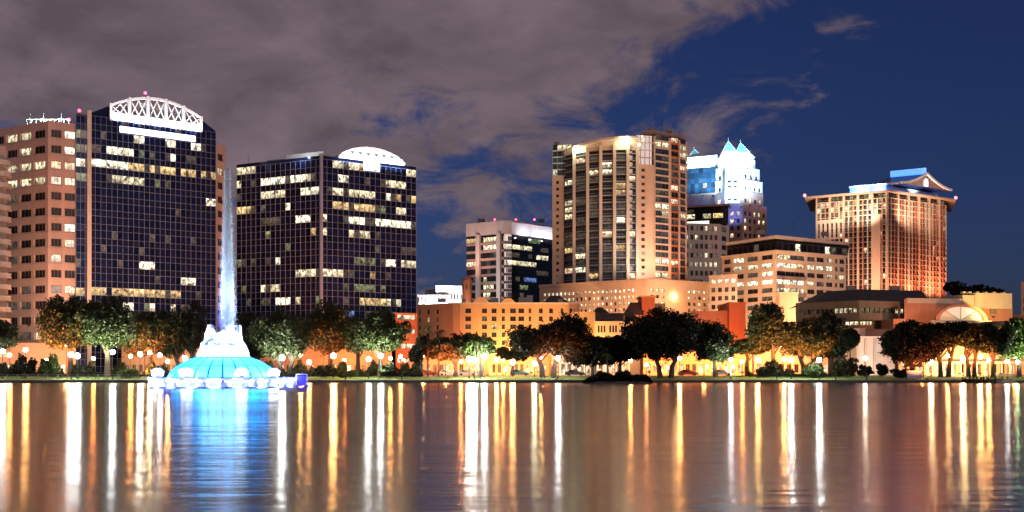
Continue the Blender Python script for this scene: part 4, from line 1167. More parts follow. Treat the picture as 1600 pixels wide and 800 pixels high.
    s.hexa([(A.x-1,A.y,z3-0.1), (B2.x,B2.y,z3-0.1), (B2.x,B2.y+1.2,z3-0.1), (A.x-1,A.y+1.2,z3-0.1)], [(A.x-1,A.y,z3+0.7), (B2.x,B2.y,z3+0.7), (B2.x,B2.y+1.2,z3+0.7), (A.x-1,A.y+1.2,z3+0.7)]); s.build('eave', 'white', rf)
    rg0 = c0 + gn*span + ax*(0.30*span); rg1 = c0 + gn*span + ax*(run+0.5)
    s = MB(); f = Fc((rg0.x, rg0.y), (rg1.x, rg1.y)); zr = profile(0)
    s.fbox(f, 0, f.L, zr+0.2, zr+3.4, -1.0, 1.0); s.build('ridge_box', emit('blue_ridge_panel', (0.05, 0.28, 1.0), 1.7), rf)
    # blue light strip under the eave, lights the attic
    s = MB(); f = Fc(at[0], at[1]); s.fbox(f, 0.5, f.L, z2+0.3, z2+0.6, 1.2, 1.5); s.build('blue_light_strip', 'sign_blue', b)
    s = MB(); f = Fc(at[2], at[3]); s.fbox(f, 0.5, f.L, z2+0.3, z2+0.6, 1.2, 1.5); s.build('blue_light_strip', 'sign_blue', b)
    for t in (0.25, 0.55, 0.8):
        q = fA.pt(fA.L*t+4, z2+0.6, 1.5); spot('floodlight_beam', b, q, (q[0]+2, q[1]+12, z3+2.5), 30000, (0.10, 0.26, 1.0), 130)
    q = fB.pt(fB.L*0.5, z2+0.8, 3.0); spot('floodlight_beam', b, q, (q[0]-2, q[1]+5, z3+5), 9000, (0.8, 0.9, 1.0), 110)
pagoda_tower()

# ---------------------------------------------------------------- 10 orange hotel and its neighbours behind the trees
def hotel():
    r = random.Random(81); d = 366
    zt = Z(473, d); ph = 2.85
    rows = [(zt-2.0-ph*k-1.75, zt-2.0-ph*k) for k in range(6)][::-1]
    ch = lambda i, j, p: pick(r, [('dim', .12), ('lit2', .04)])
    def cx(*pxs): return lambda f: [(f.at(a), f.at(c)) for a, c in pxs]
    b = simple_block('hotel', 'long orange stucco hotel with small windows in five rows behind the palms', 'building', [(651, 377), (708, 367), (719, 366), (905, 366)], 30, 1.3, zt, 'orange',
        cols=[cx((653.5, 657), (667, 671), (681, 685.5)), None, cx((727, 736), (753, 761), (768, 776), (784, 789), (797, 806), (810, 819), (826, 830), (842, 848), (858, 864), (876, 880), (890, 894))],
        rows=rows, depth=0.35, choose=ch, style=2)
    f = Fp((719, 366), (905, 366))
    for px0, px1, h in ((738, 765, 2.0), (782, 806, 1.6)):
        u0, u1 = f.at(px0), f.at(px1); m_ = MB()
        A = [f.pt(u0, zt+0.02, 0.25), f.pt(u1, zt+0.02, 0.25), f.pt((u0+u1)/2+1, zt+h, 0.25), f.pt((u0+u1)/2-1, zt+h, 0.25)]
        B2 = [f.pt(u0, zt+0.02, -0.4), f.pt(u1, zt+0.02, -0.4), f.pt((u0+u1)/2+1, zt+h, -0.4), f.pt((u0+u1)/2-1, zt+h, -0.4)]
        m_.hexa(A, B2); m_.build('parapet_gable', 'orange', b)
    m_ = MB(); m_.fbox(f, 0, f.L, zt-0.5, zt+0.1, 0.02, 0.3); m_.build('cornice', 'cream', b)
    # yellow end block with a round window
    zy = Z(487, 360); ry = [(zy-9.4, zy-7.4), (zy-5.6, zy-3.9)]
    e = simple_block('hotel_annex', 'yellow stucco end block with a round window beside the large dark tree', 'building', [(893, 361), (930, 360)], 22, 1.3, zy, 'orange',
        cols=[lambda f: [(f.at(912.5), f.at(917.5))]], rows=[(zy-7.7, zy-6.1)], depth=0.3, choose=lambda i, j, p: 'dark_win', style=2)
    fy = Fp((893, 361), (930, 360)); u = fy.at(914.5); m_ = MB()
    m_.poly([fy.pt(u+0.75*math.cos(t*math.pi/8), zy-2.6+0.85*math.sin(t*math.pi/8), 0.03) for t in range(16)]); m_.build('round_window', 'dark_win', e)
    m_ = MB(); m_.tube([fy.pt(u+0.8*math.cos(t*math.pi/8), zy-2.6+0.9*math.sin(t*math.pi/8), 0.03) for t in range(17)], [0.1]*17, 5, cap=False); m_.build('round_window_frame', 'cream', e)
    # long low wing with triple windows and a dark roof
    zw = Z(503, 352)
    def trip(f):
        out = []
        for px in (934, 938.5, 943, 952, 956.5, 961, 970, 974.5, 979):
            out.append((f.at(px), f.at(px+3)))
        return out
    wv = simple_block('hotel_wing', 'low peach wing with triple windows under a dark roof, left of the biggest dark tree', 'building', [(929, 353), (1000, 351)], 26, 1.3, zw, 'peach',
        cols=[trip], rows=[(zw-10.4, zw-8.0), (zw-3.6, zw-1.2)], depth=0.3, choose=lambda i, j, p: 'dark_win', style=1, parapet=0.3)
    m_ = MB(); a, c = P(930, 362), P(992, 360); m_.prism([a, c, (c[0], 372), (a[0], 372)], zw, Z(489, 360)); m_.build('attic', 'darkroof', wv)
    fa = Fc(a, c)
    for i in range(8): window(wv, fa, fa.at(945+i*5), fa.at(948+i*5), zw+0.6, zw+2.0, -0.05, 'dim' if i % 3 else 'dark_win', 1)
    # hip roof lump over the hotel
    def hip(name, label, px0, px1, py0, py1, dd, dep, m):
        x0, x1 = P(px0, dd)[0], P(px1, dd)[0]; z0, z1 = Z(py0, dd), Z(py1, dd); t = thing(name, label, 'building', (x0, dd, 1.3))
        w = MB(); w.box(x0+0.6, x1-0.6, dd+0.6, dd+dep-0.6, 1.3, z0); w.build('wall', 'brown', t)
        k = (x1-x0)*0.36; ym = dd+dep/2
        m_ = MB(); A = [(x0,dd,z0), (x1,dd,z0), (x1,dd+dep,z0), (x0,dd+dep,z0)]; B2 = [(x0+k,ym-0.3,z1), (x1-k,ym-0.3,z1), (x1-k,ym+0.3,z1), (x0+k,ym+0.3,z1)]
        m_.hexa(A, B2); m_.build('roof', m, t); return t
    hip('pavilion_house', 'house with a black hipped roof standing behind the orange hotel', 846, 891, 474, 460, 386, 12, 'darkroof')
    hip('pavilion_house', 'house with a small dark hipped roof above the low peach wing', 925, 952, 489, 479, 380, 9, 'darkroof')
    # gabled dark roof and orange block
    x0, x1, dd = P(973, 360)[0], P(1006, 360)[0], 360
    t = thing('gabled_house', 'house with a steep dark brown roof leaning against an orange stair block', 'building', (x0, dd, 1.3))
    w = MB(); w.box(x0+0.3, x1-0.3, dd+0.5, dd+14, 1.3, Z(492, dd)); w.build('wall', 'salmon', t)
    m_ = MB(); z0, z1 = Z(492, dd), Z(471, dd)
    m_.hexa([(x0,dd,z0), (x1,dd,z0), (x1,dd+0.5,z0), (x0,dd+0.5,z0)], [(x0+3.4,dd+5,z1), (x1,dd+5,z1), (x1,dd+5.5,z1), (x0+3.4,dd+5.5,z1)]); m_.build('roof', mat('brown_tiles', (0.09, 0.05, 0.04), 0.8, 0.3, 2.0), t)
    m_ = MB(); a, c = P(1003, 362)[0], P(1023, 362)[0]; m_.box(a, c, 362, 374, 1.3, Z(464, 362)); m_.build('stair_block', 'red', t)
    m_ = MB(); a, c = P(1000, 361.5)[0], P(1026, 361.5)[0]; m_.box(a, c, 361.4, 374.5, Z(464, 362)+0.01, Z(462, 362)); m_.build('coping', 'orange', t)
    m_ = MB(); a, c = P(1022, 364)[0], P(1040, 364)[0]; m_.box(a, c, 364, 374, 1.3, Z(474, 364)); m_.build('side_block', 'brown', t)
    window(t, Fc((a, 364), (c, 364)), 0.4, c-a-0.4, Z(482, 364), Z(476, 364), -0.05, 'dim', 3)
    # red orange block
    b = simple_block('stucco_block', 'plain red-orange stucco block with a taller tower end, right of the biggest dark tree', 'building', [(1082, 342), (1140, 340)], 20, 1.3, Z(487, 341), 'salmon', parapet=0.4)
    m_ = MB(); a, c = P(1139.5, 337)[0], P(1165, 337)[0]; m_.box(a, c, 337, 356, 1.3, Z(476, 337)); m_.build('tower_end', 'red', b)
    m_ = MB(); m_.box(a-0.2, c+0.2, 336.8, 356.2, Z(476, 337)+0.01, Z(472, 337)); m_.build('coping', 'red', b)
    b = thing('billboard_wall', 'small bright orange wall in front of the loggia office', 'wall', (*P(1218, 366), 1.3))
    m_ = MB(); a, c = P(1218, 366)[0], P(1247, 366)[0]; m_.box(a, c, 366, 370, 1.3, Z(458, 366)); m_.build('panel', 'orange', b)
    m_ = MB(); m_.box(a-0.25, c+0.25, 365.8, 370.2, Z(458, 366)+0.01, Z(456.6, 366)); m_.build('coping', 'peach', b)
    # white building and little domed tower far left
    d2 = 440; z1 = Z(447, d2)
    b = simple_block('civic_building', 'floodlit white building with a colonnade left of the orange clock tower', 'building', [(681, d2), (724, d2+2)], 25, 10, z1, 'offwhite',
        cols=[lambda f: even(f.L, 8, 0.5, 0.3, 0.3)], rows=[(z1-5.6, z1-3.3)], depth=0.5, choose=lambda i, j, p: 'dim', style=1, parapet=0.4)
    m_ = MB(); a, c = P(654, d2-3)[0], P(701, d2-3)[0]; zl = Z(461, d2-3); m_.box(a, c, d2-3, d2+18, 10, zl-3.0); m_.build('lower_wing', 'offwhite', b)
    m_ = MB(); m_.box(a-0.4, c+0.4, d2-3.5, d2+18, zl-0.8, zl); m_.build('entablature', 'offwhite', b)
    for i in range(9):
        x = a + (c-a)*(i+0.5)/9; m_ = MB(); m_.tube([(x, d2-3, zl-3.0), (x, d2-3, zl-0.8)], [0.35, 0.3], 8); m_.build('column', 'white', b)
    m_ = MB(); m_.box(a, c, d2-1.5, d2-1.2, zl-3.0, zl-0.8); m_.build('back_wall', 'grey', b)
    m_ = MB(); a, c = P(664, d2+6)[0], P(682, d2+6)[0]; m_.box(a, c, d2+6, d2+14, zl, Z(452, d2+6)); m_.build('plant_room', 'grey', b)
    for px, w_ in ((665, 5200), (690, 7000), (712, 9000)):
        x, y = P(px, d2-16); 
        spot('floodlight_beam', b, (x, y, Z(476, y)), (x, d2, Z(452, d2)), w_*2.2, (0.95, 0.95, 1.0), 110)
    t = thing('clock_tower', 'small orange brick tower with a rounded cap behind the hotel', 'tower', (*P(729.5, 425), 5))
    x, y = P(729.5, 425); m_ = MB(); m_.lathe((x, y, 0), [(2.0, 5), (2.0, Z(440, 425)), (2.3, Z(440, 425)), (2.3, Z(438.5, 425)), (1.95, Z(438.4, 425)), (1.9, Z(436, 425)), (1.2, Z(434, 425)), (0.02, Z(432.6, 425))], 14); m_.build('shaft', 'salmon', t)
    for k in range(3):
        an = -math.pi/2 + (k-1)*0.7; m_ = MB()
        cxx, cyy = x+2.0*math.cos(an), y+2.0*math.sin(an); f = Fc((cxx-0.3*math.sin(-an)*0-0.35, cyy-0.05), (cxx+0.35, cyy-0.05))
        window(t, f, 0.1, 0.6, Z(453, 425), Z(446, 425), -0.05, 'dark_win', 1)
hotel()

# ---------------------------------------------------------------- 11 the low civic complex on the right
def library():
    r = random.Random(91); d = 305
    b = thing('library', 'low brown concrete library with dark sloping roof and a band of lit windows', 'building', (*P(1343, d), 1.3))
    p = [P(1243, 316), P(1342, 303), P(1416, 309)]
    z0, z1 = Z(500, d), Z(470, d)
    w = MB(); rows = [(Z(489, d), Z(481, d))]
    rect = lit_lookup([(1303,478,1336,492,'lit2'),(1344,478,1366,492,'green'),(1370,478,1390,492,'green'),(1398,478,1410,492,'lit2')])
    for k, (a, c) in enumerate(zip(p, p[1:])):
        f = Fc(a, c); cols = even(f.L, 13 if k == 0 else 9, 0.80, 0.8, 0.6)
        wall_grid(w, f, z0, z1, cols, rows, 0.5)
        windows(b, f, cols, rows, 0.5, lambda i, j, q: rect(*q) or pick(r, [('dim', .3)]), 2)
    shell(w, p, [P(1413, 340), P(1250, 340)], z0, z1)
    w.poly([(q[0], q[1], z0) for q in p] + [(*P(1413, 340), z0), (*P(1250, 340), z0)])
    w.build('upper_storey', 'brown', b)
    # recessed ground storeys
    q = [P(1262, 322), P(1342, 309), P(1398, 313)]
    w = MB(); w.prism(q + [P(1396, 338), P(1266, 338)], 1.3, z0-0.01); w.build('lower_storey', 'brownstone', b)
    f = Fc(q[0], q[1])
    for i in range(9):
        u0 = f.at(1300)+i*1.5; 
        if u0+1.4 < f.L: window(b, f, u0, u0+1.4, Z(509, 312), Z(502.5, 312), -0.1, 'lit2', 1)
    f = Fc(q[1], q[2])
    for i in range(5): window(b, f, 0.3+i*1.15, 1.35+i*1.15, Z(509, 312), Z(502.5, 312), -0.1, 'lit2' if i < 4 else 'dim', 1)
    # roof
    m_ = MB(); A = [P(1268, 318), P(1342, 306), P(1455, 315)]; zt = Z(452, 320)
    T = [P(1295, 328), P(1343, 320), P(1440, 326)]
    for k in range(2):
        m_.quad((*A[k], z1+0.02), (*A[k+1], z1+0.02), (*T[k+1], zt), (*T[k], zt))
    m_.quad((*A[2], z1+0.02), (A[2][0], 345, z1+0.02), (T[2][0], 340, zt), (*T[2], zt)); m_.quad((*A[0], z1+0.02), (*T[0], zt), (T[0][0], 340, zt), (A[0][0], 345, z1+0.02))
    m_.poly([(*T[0], zt), (*T[1], zt), (*T[2], zt), (T[2][0], 340, zt), (T[0][0], 340, zt)]); m_.build('roof', 'darkroof', b)
    # salmon end pavilion
    s = thing('theatre_block', 'salmon brick theatre block with stepped cream attic and glowing arched window', 'building', (*P(1416, 300), 1.3))
    f = Fp((1413, 303), (1582, 309)); w = MB(); z2 = Z(468, 305)
    wall_grid(w, f, 1.3, z2, [], [], 0.3); shell(w, [f.p0[:], f.p1[:]], [P(1578, 335), P(1416, 335)], 1.3, z2); w.build('wall', 'salmon', s)
    m_ = MB(); m_.fbox(f, f.at(1416), f.at(1502), z2-1.2, z2+0.3, 0.02, 0.3); m_.build('cornice', 'cream', s)
    for a, c, py, o in ((1503, 1522, 461, 0.35), (1521.6, 1579, 457.5, 0.7)):
        m_ = MB(); m_.fbox(f, f.at(a), f.at(c), Z(482, 306), Z(py, 306), -12, o); m_.build('attic_block', 'cream', s)
    for k, px in enumerate((1506, 1515, 1527, 1540, 1553, 1568)):
        m_ = MB(); u = f.at(px); m_.fbox(f, u-0.5, u+0.5, Z(458, 306), Z(455.5, 306), -1, 0.3); m_.build('merlon', 'cream', s)
    m_ = MB(); u = f.at(1551); m_.fbox(f, u-0.9, u+0.9, Z(490, 306), Z(478, 306), 0.02, 0.5); m_.build('louvred_vent', 'brown', s)
    # arch
    fa = Fp((1462, 296), (1538, 298)); um = fa.L/2; zb = Z(501, 297); R = fa.L*0.46
    H = Z(479, 297) - zb
    def arc(t, k=1.0): return (um + R*k*math.cos(t), zb + H*k*math.sin(t))
    m_ = MB(); N = 16
    for q in range(N):
        t0, t1 = math.pi*q/N, math.pi*(q+1)/N
        pa, pb, pc, pd = arc(t0), arc(t1), arc(t1, 1.16), arc(t0, 1.16)
        m_.hexa([fa.pt(*x_, 0.0) for x_ in (pa, pb, pc, pd)], [fa.pt(*x_, 0.9) for x_ in (pa, pb, pc, pd)])
    ar = m_.build('arch_rim', 'salmon', s)
    for q in range(4):
        t0, t1 = math.pi*q/4, math.pi*(q+1)/4; m_ = MB(); n = 5
        ring = [arc(t0+(t1-t0)*k/n, 0.985) for k in range(n+1)] + [(um, zb)]
        m_.poly([fa.pt(*x_, 0.1) for x_ in ring]); m_.build('arch_pane', emit('glowing_pane', ((1, .62, .22), (1, .85, .5), (1, .9, .62), (1, .55, .16))[q], (0.28, 0.6, 0.4, 0.22)[q]), ar)
    for q in range(1, 4):
        m_ = MB(); m_.tube([fa.pt(um, zb, 0.25), fa.pt(*arc(math.pi*q/4), 0.25)], [0.14, 0.14], 5); m_.build('arch_mullion', 'cream', ar)
    m_ = MB(); m_.fbox(fa, -1.6, fa.L+1.6, zb-0.8, zb, -0.5, 1.3); m_.build('arch_sill', 'grey', s)
    m_ = MB(); m_.fbox(fa, 0.5, fa.L-0.5, 1.3, zb-0.81, -0.6, 0.6); m_.build('arch_base', 'cream', s)
    # dark canvas canopy
    x0, x1 = P(1524, 285)[0], P(1571, 285)[0]; t = thing('canopy', 'dark sloping stage canopy in front of the theatre block', 'canopy', (x0, 285, 1.3))
    m_ = MB(); m_.hexa([(x0,283,Z(517,285)), (x1-3.5,283,Z(517,285)), (x1-3.5,292,Z(517,285)), (x0,292,Z(517,285))], [(x0+2.4,283,Z(503,285)), (x1,283,Z(502,285)), (x1,292,Z(502,285)), (x0+2.4,292,Z(503,285))]); m_.build('canvas', 'darkroof', t)
    for x in (x0+1, x1-4.2):
        for y in (283.4, 291.5): m_ = MB(); m_.tube([(x, y, 1.3), (x, y, Z(517,285))], [0.15, 0.15], 6); m_.build('post', 'darkmetal', t)
    # white walled pavilion and stair pieces in front of the library
    t = simple_block('stage_house', 'plain white stage house glowing beside the library entrance', 'building', [(1338, 262), (1398, 262)], 14, 1.2, Z(527, 262), 'white', parapet=0.3)
    f = Fp((1338, 262), (1398, 262))
    for px in (1339.5, 1352, 1366): m_ = MB(); u = f.at(px); m_.fbox(f, u-0.35, u+0.35, 1.2, Z(529, 262), 0.02, 0.5); m_.build('pilaster', 'offwhite', t)
    t = thing('stair_tower', 'salmon stair tower with pale flank between library and stage house', 'building', (*P(1310, 275), 1.3))
    m_ = MB(); x0, x1 = P(1318, 278)[0], P(1352, 278)[0]; m_.box(x0, x1, 278, 290, 1.3, Z(513, 278)); m_.build('wall', 'peach', t)
    m_ = MB(); x0, x1 = P(1352.2, 280)[0], P(1412, 280)[0]; m_.box(x0, x1, 280, 292, 1.3, Z(516, 280)); m_.build('side_wall', 'salmon', t)
    m_ = MB(); m_.box(x0-0.2, x1+0.2, 279.7, 292.2, Z(516, 280)+0.01, Z(514, 280)); m_.build('coping', 'brown', t)
    m_ = MB(); x0, x1 = P(1396, 300)[0], P(1416, 300)[0]; m_.box(x0, x1, 300, 310, 1.3, Z(498, 300)); m_.build('rear_block', 'salmon', t)
    # things at the right edge
    simple_block('brick_tower', 'orange brick tower cut by the right edge of the view', 'building', [(1595.5, 400), (1660, 402)], 20, 1.3, Z(440, 400), 'orange',
        cols=[lambda f: even(f.L, 5, 0.5)], rows=[(10+3.2*k, 11.6+3.2*k) for k in range(7)], depth=0.3, choose=lambda i, j, p: 'dark_win', style=2)
    simple_block('shop_row', 'low pink shop row between the theatre block and the brick tower', 'building', [(1576, 330), (1640, 332)], 16, 1.3, Z(493, 330), 'salmon',
        cols=[lambda f: even(f.L, 5, 0.6)], rows=[(Z(512, 330), Z(503, 330))], depth=0.3, choose=lambda i, j, p: pick(r, [('warm', .5), ('dim', .3)]), style=2, parapet=0.3)
library()

# ---------------------------------------------------------------- 12 low fronts along the lakeside street
def street_front(name, label, px0, px1, d, py, material, n, kinds, seed, colonnade=False, door=True):
    r = random.Random(seed); f = Fp((px0, d), (px1, d)); z1 = Z(py, d)
    b = thing(name, label, 'building', (*f.p0, 1.3))
    w = MB(); cols = even(f.L, n, 0.62, 0.5, 0.5); rows = [(1.9 if door else 2.3, min(z1-1.0, 4.1))]
    wall_grid(w, f, 1.3, z1, cols, rows, 0.4); windows(b, f, cols, rows, 0.4, lambda i, j, p: pick(r, kinds), 2)
    shell(w, [f.p0[:], f.p1[:]], [BK(px1, d, 12, -2), BK(px0, d, 12, 2)], 1.3, z1); w.build('wall', material, b)
    m_ = MB(); m_.fbox(f, -0.3, f.L+0.3, z1+0.01, z1+0.4, -0.5, 0.5); m_.build('coping', 'cream', b)
    if colonnade:
        for i in range(n+1):
            u = 0.5 + (f.L-1.0)*i/n; m_ = MB(); m_.tube([f.pt(u,1.3,1.6), f.pt(u,1.7,1.6), f.pt(u,1.72,1.6), f.pt(u,4.2,1.6)], [0.32,0.32,0.2,0.17], 8); m_.build('column', 'white', b)
        m_ = MB(); m_.fbox(f, -0.2, f.L+0.2, 4.2, 4.65, 0.02, 2.0); m_.build('porch_roof', 'offwhite', b)
    return b
street_front('shop_row', 'white colonnaded shop row behind the dark shrub islet', 862, 985, 250, 556, 'offwhite', 12, [('warm', .4), ('lit2', .25), ('dim', .2)], 1, True)
street_front('shop_row', 'orange-lit shop row under the hotel front', 764, 858, 252, 555, 'orange', 10, [('warm', .5), ('lit2', .2), ('dim', .2)], 2)
street_front('shop_row', 'reddish low shop row behind the palms', 640, 760, 254, 553, 'salmon', 11, [('warm', .3), ('dim', .4)], 3)
street_front('shop_row', 'low orange arcade under the trees right of the biggest dark tree', 1005, 1175, 252, 552, 'orange', 16, [('warm', .4), ('lit2', .2), ('dim', .2)], 4)
street_front('park_house', 'low tan park house behind the two round lamps right of centre', 1178, 1300, 254, 546, 'cream', 10, [('dim', .5), ('warm', .2)], 5)
street_front('amphitheatre', 'bright cream amphitheatre wall glowing orange under the right-hand trees', 1404, 1640, 250, 541, 'cream', 18, [('lit2', .3), ('warm', .4)], 6, True)
street_front('tower_lobby', 'glowing lobby block at the foot of the pink stone tower', -30, 118, 268, 538, 'cream', 12, [('lit', .5), ('lit2', .3)], 7)
street_front('tower_lobby', 'low dark lobby block between fountain and pink stone tower', 190, 345, 272, 540, 'brown', 14, [('dim', .4), ('warm', .2)], 8)
street_front('tower_lobby', 'low lobby block at the foot of the half-moon crested tower', 372, 612, 282, 540, 'brown', 20, [('dim', .4), ('warm', .3), ('lit2', .1)], 9)
r_ = random.Random(4)
zb_ = Z(489, 296)
simple_block('garage', 'red brick garage with pale top floor beside the half-moon crested tower', 'building', [(618, 296), (652, 298)], 14, 1.3, zb_, 'red',
    cols=[lambda f: even(f.L, 1, 0.82)], rows=[(zb_-1.9-4.2*k, zb_-0.4-4.2*k) for k in range(4)][::-1], depth=0.4, choose=lambda i, j, p: 'lit2' if j == 3 else 'warm', style=3)

# ---------------------------------------------------------------- added floodlights that spread sodium street light over the facades
def find(s):
    return next(o for o in C.objects if o.get('label') and s in o['label'])
SOD = (1.0, 0.52, 0.22); WARM = (1.0, 0.72, 0.52); RED = (1.0, 0.34, 0.16); YEL = (1.0, 0.62, 0.16)
def added_flood(b, px, d, z, tpx, td, tz, power, col=SOD, size=120):  # added lamp: housing and spot put in to brighten a facade
    x, y = P(px, d); m_ = MB(); m_.box(x-0.35, x+0.35, y-0.25, y+0.25, z-0.35, z-0.05); m_.tube([(x, y, z-0.9), (x, y, z-0.3)], [0.08, 0.08], 5)
    m_.build('floodlight', 'darkmetal', b)
    spot('floodlight_beam', b, (x, y, z), (*P(tpx, td), tz), power, col, size, 0.9, 0.5)
b = find('tallest dark glass')
added_flood(b, 100, 258, 14, 96, 283, 30, 20000, (1.0, 0.44, 0.24), 100)
added_flood(b, 128, 258, 13, 122, 284, 26, 8000, (1.0, 0.44, 0.24), 100)
added_flood(b, 45, 266, 14.5, 45, 283, 26, 5000, WARM, 110)
b = find('orange stucco hotel')
added_flood(b, 788, 356, 4, 788, 366, 10, 14000, YEL, 120); added_flood(b, 768, 356, 4, 768, 366, 10, 14000, YEL, 120); added_flood(b, 790, 335, 12, 795, 366, 20, 16000, (1.0, 0.52, 0.18), 80)
added_flood(b, 742, 345, 5, 742, 366, 14, 8000, (1.0, 0.34, 0.14), 84); added_flood(b, 713, 356, 4, 713, 366, 14, 7000, (1.0, 0.16, 0.05), 70)
added_flood(b, 672, 350, 6, 668, 372, 14, 1600, (0.9, 0.85, 0.6), 90); added_flood(b, 850, 348, 6, 850, 366, 18, 9000, (1.0, 0.48, 0.18)); added_flood(b, 822, 350, 6, 818, 366, 16, 8000, (1.0, 0.42, 0.14), 100)
bb_ = find('black glass office block'); added_flood(bb_, 735, 446, 40, 738, 462, 60, 26000, (1.0, 0.5, 0.3), 80)
b = find('yellow stucco end'); added_flood(b, 912, 342, 6, 912, 360, 14, 26000, YEL)
b = find('low peach wing'); added_flood(b, 962, 334, 6, 962, 352, 12, 16000, SOD); added_flood(b, 1015, 345, 14, 1013, 362, 27, 15000, (1.0, 0.36, 0.1))
b = find('long peach parking podium')
for px, pw in ((870, 26000), (920, 30000), (970, 34000), (1020, 40000), (1080, 44000), (1130, 40000)):
    dd = 394 if px < 900 else 384 if px < 950 else 378
    added_flood(b, px, dd, 20, px, dd+22, 32, pw*0.55, (1.0, 0.50, 0.24), 140)
b = find('tall cream condominium')
added_flood(b, 872, 421, 37, 872, 436, 56, 26000, WARM, 100); added_flood(b, 1010, 406, 38.5, 1008, 424, 56, 40000, WARM, 100)
added_flood(b, 1054, 412, 38.5, 1054, 432, 60, 34000, (1.0, 0.36, 0.16), 100); added_flood(b, 935, 408, 38.5, 935, 424, 60, 5000, WARM, 110)
b = find('peach stone office block')
added_flood(b, 1165, 352, 16, 1170, 384, 30, 42000, (1.0, 0.60, 0.36), 120); added_flood(b, 1200, 345, 16, 1208, 376, 30, 34000, (1.0, 0.60, 0.36), 120)
added_flood(b, 1285, 352, 18, 1285, 386, 32, 46000, (1.0, 0.62, 0.38), 120); added_flood(b, 1240, 340, 18, 1240, 378, 30, 22000, (1.0, 0.60, 0.36), 120)
b = find('small bright orange wall'); added_flood(b, 1232, 352, 14, 1232, 366, 25, 4200, (1.0, 0.30, 0.05), 100)
b = find('plain red-orange'); added_flood(b, 1150, 322, 8, 1150, 337, 18, 16000, (1.0, 0.26, 0.06), 120); added_flood(b, 1110, 322, 8, 1110, 341, 14, 8000, (1.0, 0.34, 0.12), 120)
b = find('red-lit condominium')
for px, t, pw in ((1405, 1405, 26000), (1430, 1430, 32000), (1460, 1460, 40000), (1476, 1474, 24000)): added_flood(b, px, 552+(px-1386)*0.25, 43, t, 562+(px-1386)*0.28, 66, pw, RED, 110)
for px, pw in ((1310, 20000), (1345, 26000), (1368, 30000)): added_flood(b, px, 545, 43, px, 565, 62, pw, (1.0, 0.52, 0.32), 110)
for px, pw in ((1300, 60000), (1350, 50000), (1420, 40000), (1460, 40000)): added_flood(b, px, 556, 86, px, 572, 98, pw*0.6, WARM, 130)
b = find('salmon brick theatre')
added_flood(b, 1440, 286, 10, 1440, 304, 20, 14000, (1.0, 0.40, 0.16), 130); added_flood(b, 1500, 282, 14, 1500, 297, 20, 2500, SOD, 120)
added_flood(b, 1552, 290, 18, 1552, 306, 27, 22000, YEL, 120); added_flood(b, 1570, 280, 8, 1570, 306, 16, 14000, SOD, 130)
b = find('low brown concrete'); added_flood(b, 1300, 288, 8, 1300, 308, 18, 3500, SOD, 130); added_flood(b, 1375, 286, 10, 1375, 305, 20, 3500, (0.8, 0.9, 0.5), 130)
b = find('plain white stage house'); added_flood(b, 1372, 252, 2.4, 1370, 262, 7, 2600, (1.0, 0.92, 0.76), 140)
b = find('salmon stair tower'); added_flood(b, 1335, 266, 2.4, 1335, 278, 9, 5000, (1.0, 0.78, 0.5), 130)
b = find('cream amphitheatre')
for px, pw in ((1440, 7000), (1470, 12000), (1500, 18000), (1530, 14000), (1565, 8000)): added_flood(b, px, 240, 2.0, px, 250, 6, pw*0.95, (1.0, 0.36, 0.10), 150)
b = find('red brick garage'); added_flood(b, 635, 286, 6, 635, 297, 12, 5000, (1.0, 0.4, 0.16), 130)
b = find('orange-lit shop row'); added_flood(b, 790, 243, 2.2, 790, 252, 5, 16005, (1.0, .27, .06), 150); added_flood(b, 830, 243, 2.2, 830, 252, 5, 16005, (1.0, .22, .05), 150)
b = find('low orange arcade'); added_flood(b, 1120, 243, 2.2, 1120, 252, 5, 21340, (1.0, .27, .06), 150); added_flood(b, 1050, 243, 2.2, 1050, 252, 5, 19562, (1.0, .28, .08), 150); added_flood(b, 1160, 243, 2.2, 1160, 252, 5, 17784, (1.0, .27, .06), 150); added_flood(b, 1015, 243, 2.2, 1015, 252, 5, 14227, (1.0, .22, .05), 150)
b = find('reddish low shop row'); added_flood(b, 660, 245, 2.2, 660, 254, 5, 8892, (1.0, .27, .06), 150); added_flood(b, 700, 245, 2.2, 700, 254, 5, 14227, (1.0, .30, .1), 150); added_flood(b, 745, 245, 2.2, 745, 254, 5, 14227, YEL, 150)
b = find('white colonnaded'); added_flood(b, 890, 242, 2.2, 890, 250, 5, 2520, WARM, 150); added_flood(b, 945, 242, 2.2, 945, 250, 5, 2240, (1.0, .5, .25), 150)
b = find('low tan park house'); added_flood(b, 1205, 245, 2.2, 1205, 254, 5, 14227, (1.0, .22, .05), 150); added_flood(b, 1255, 245, 2.2, 1255, 254, 5, 14227, (1.0, .22, .05), 150)
b = find('glowing lobby block'); added_flood(b, 30, 256, 2.2, 30, 268, 6, 4900, (1.0, .5, .25), 150); added_flood(b, 90, 256, 2.2, 90, 268, 6, 16005, (1.0, .22, .052), 150)
b = find('between fountain and pink'); added_flood(b, 225, 256, 2.2, 225, 272, 6, 22400, (1.0, .52, .24), 150); added_flood(b, 262, 258, 2.2, 262, 272, 6, 22464, (1.0, .34, .12), 150)
b = find('at the foot of the half-moon crested'+' tower') if False else find('low lobby block at the foot'); added_flood(b, 510, 266, 2.2, 510, 282, 6, 42681, (1.0, .26, .08), 150); added_flood(b, 560, 268, 2.2, 560, 282, 6, 24897, (1.0, .27, .06), 150); added_flood(b, 605, 268, 2.2, 605, 282, 6, 24897, (1.0, .27, .06), 150)
b = find('small orange brick tower'); added_flood(b, 728, 416, 26, 729, 425, 38, 5000, SOD, 120)

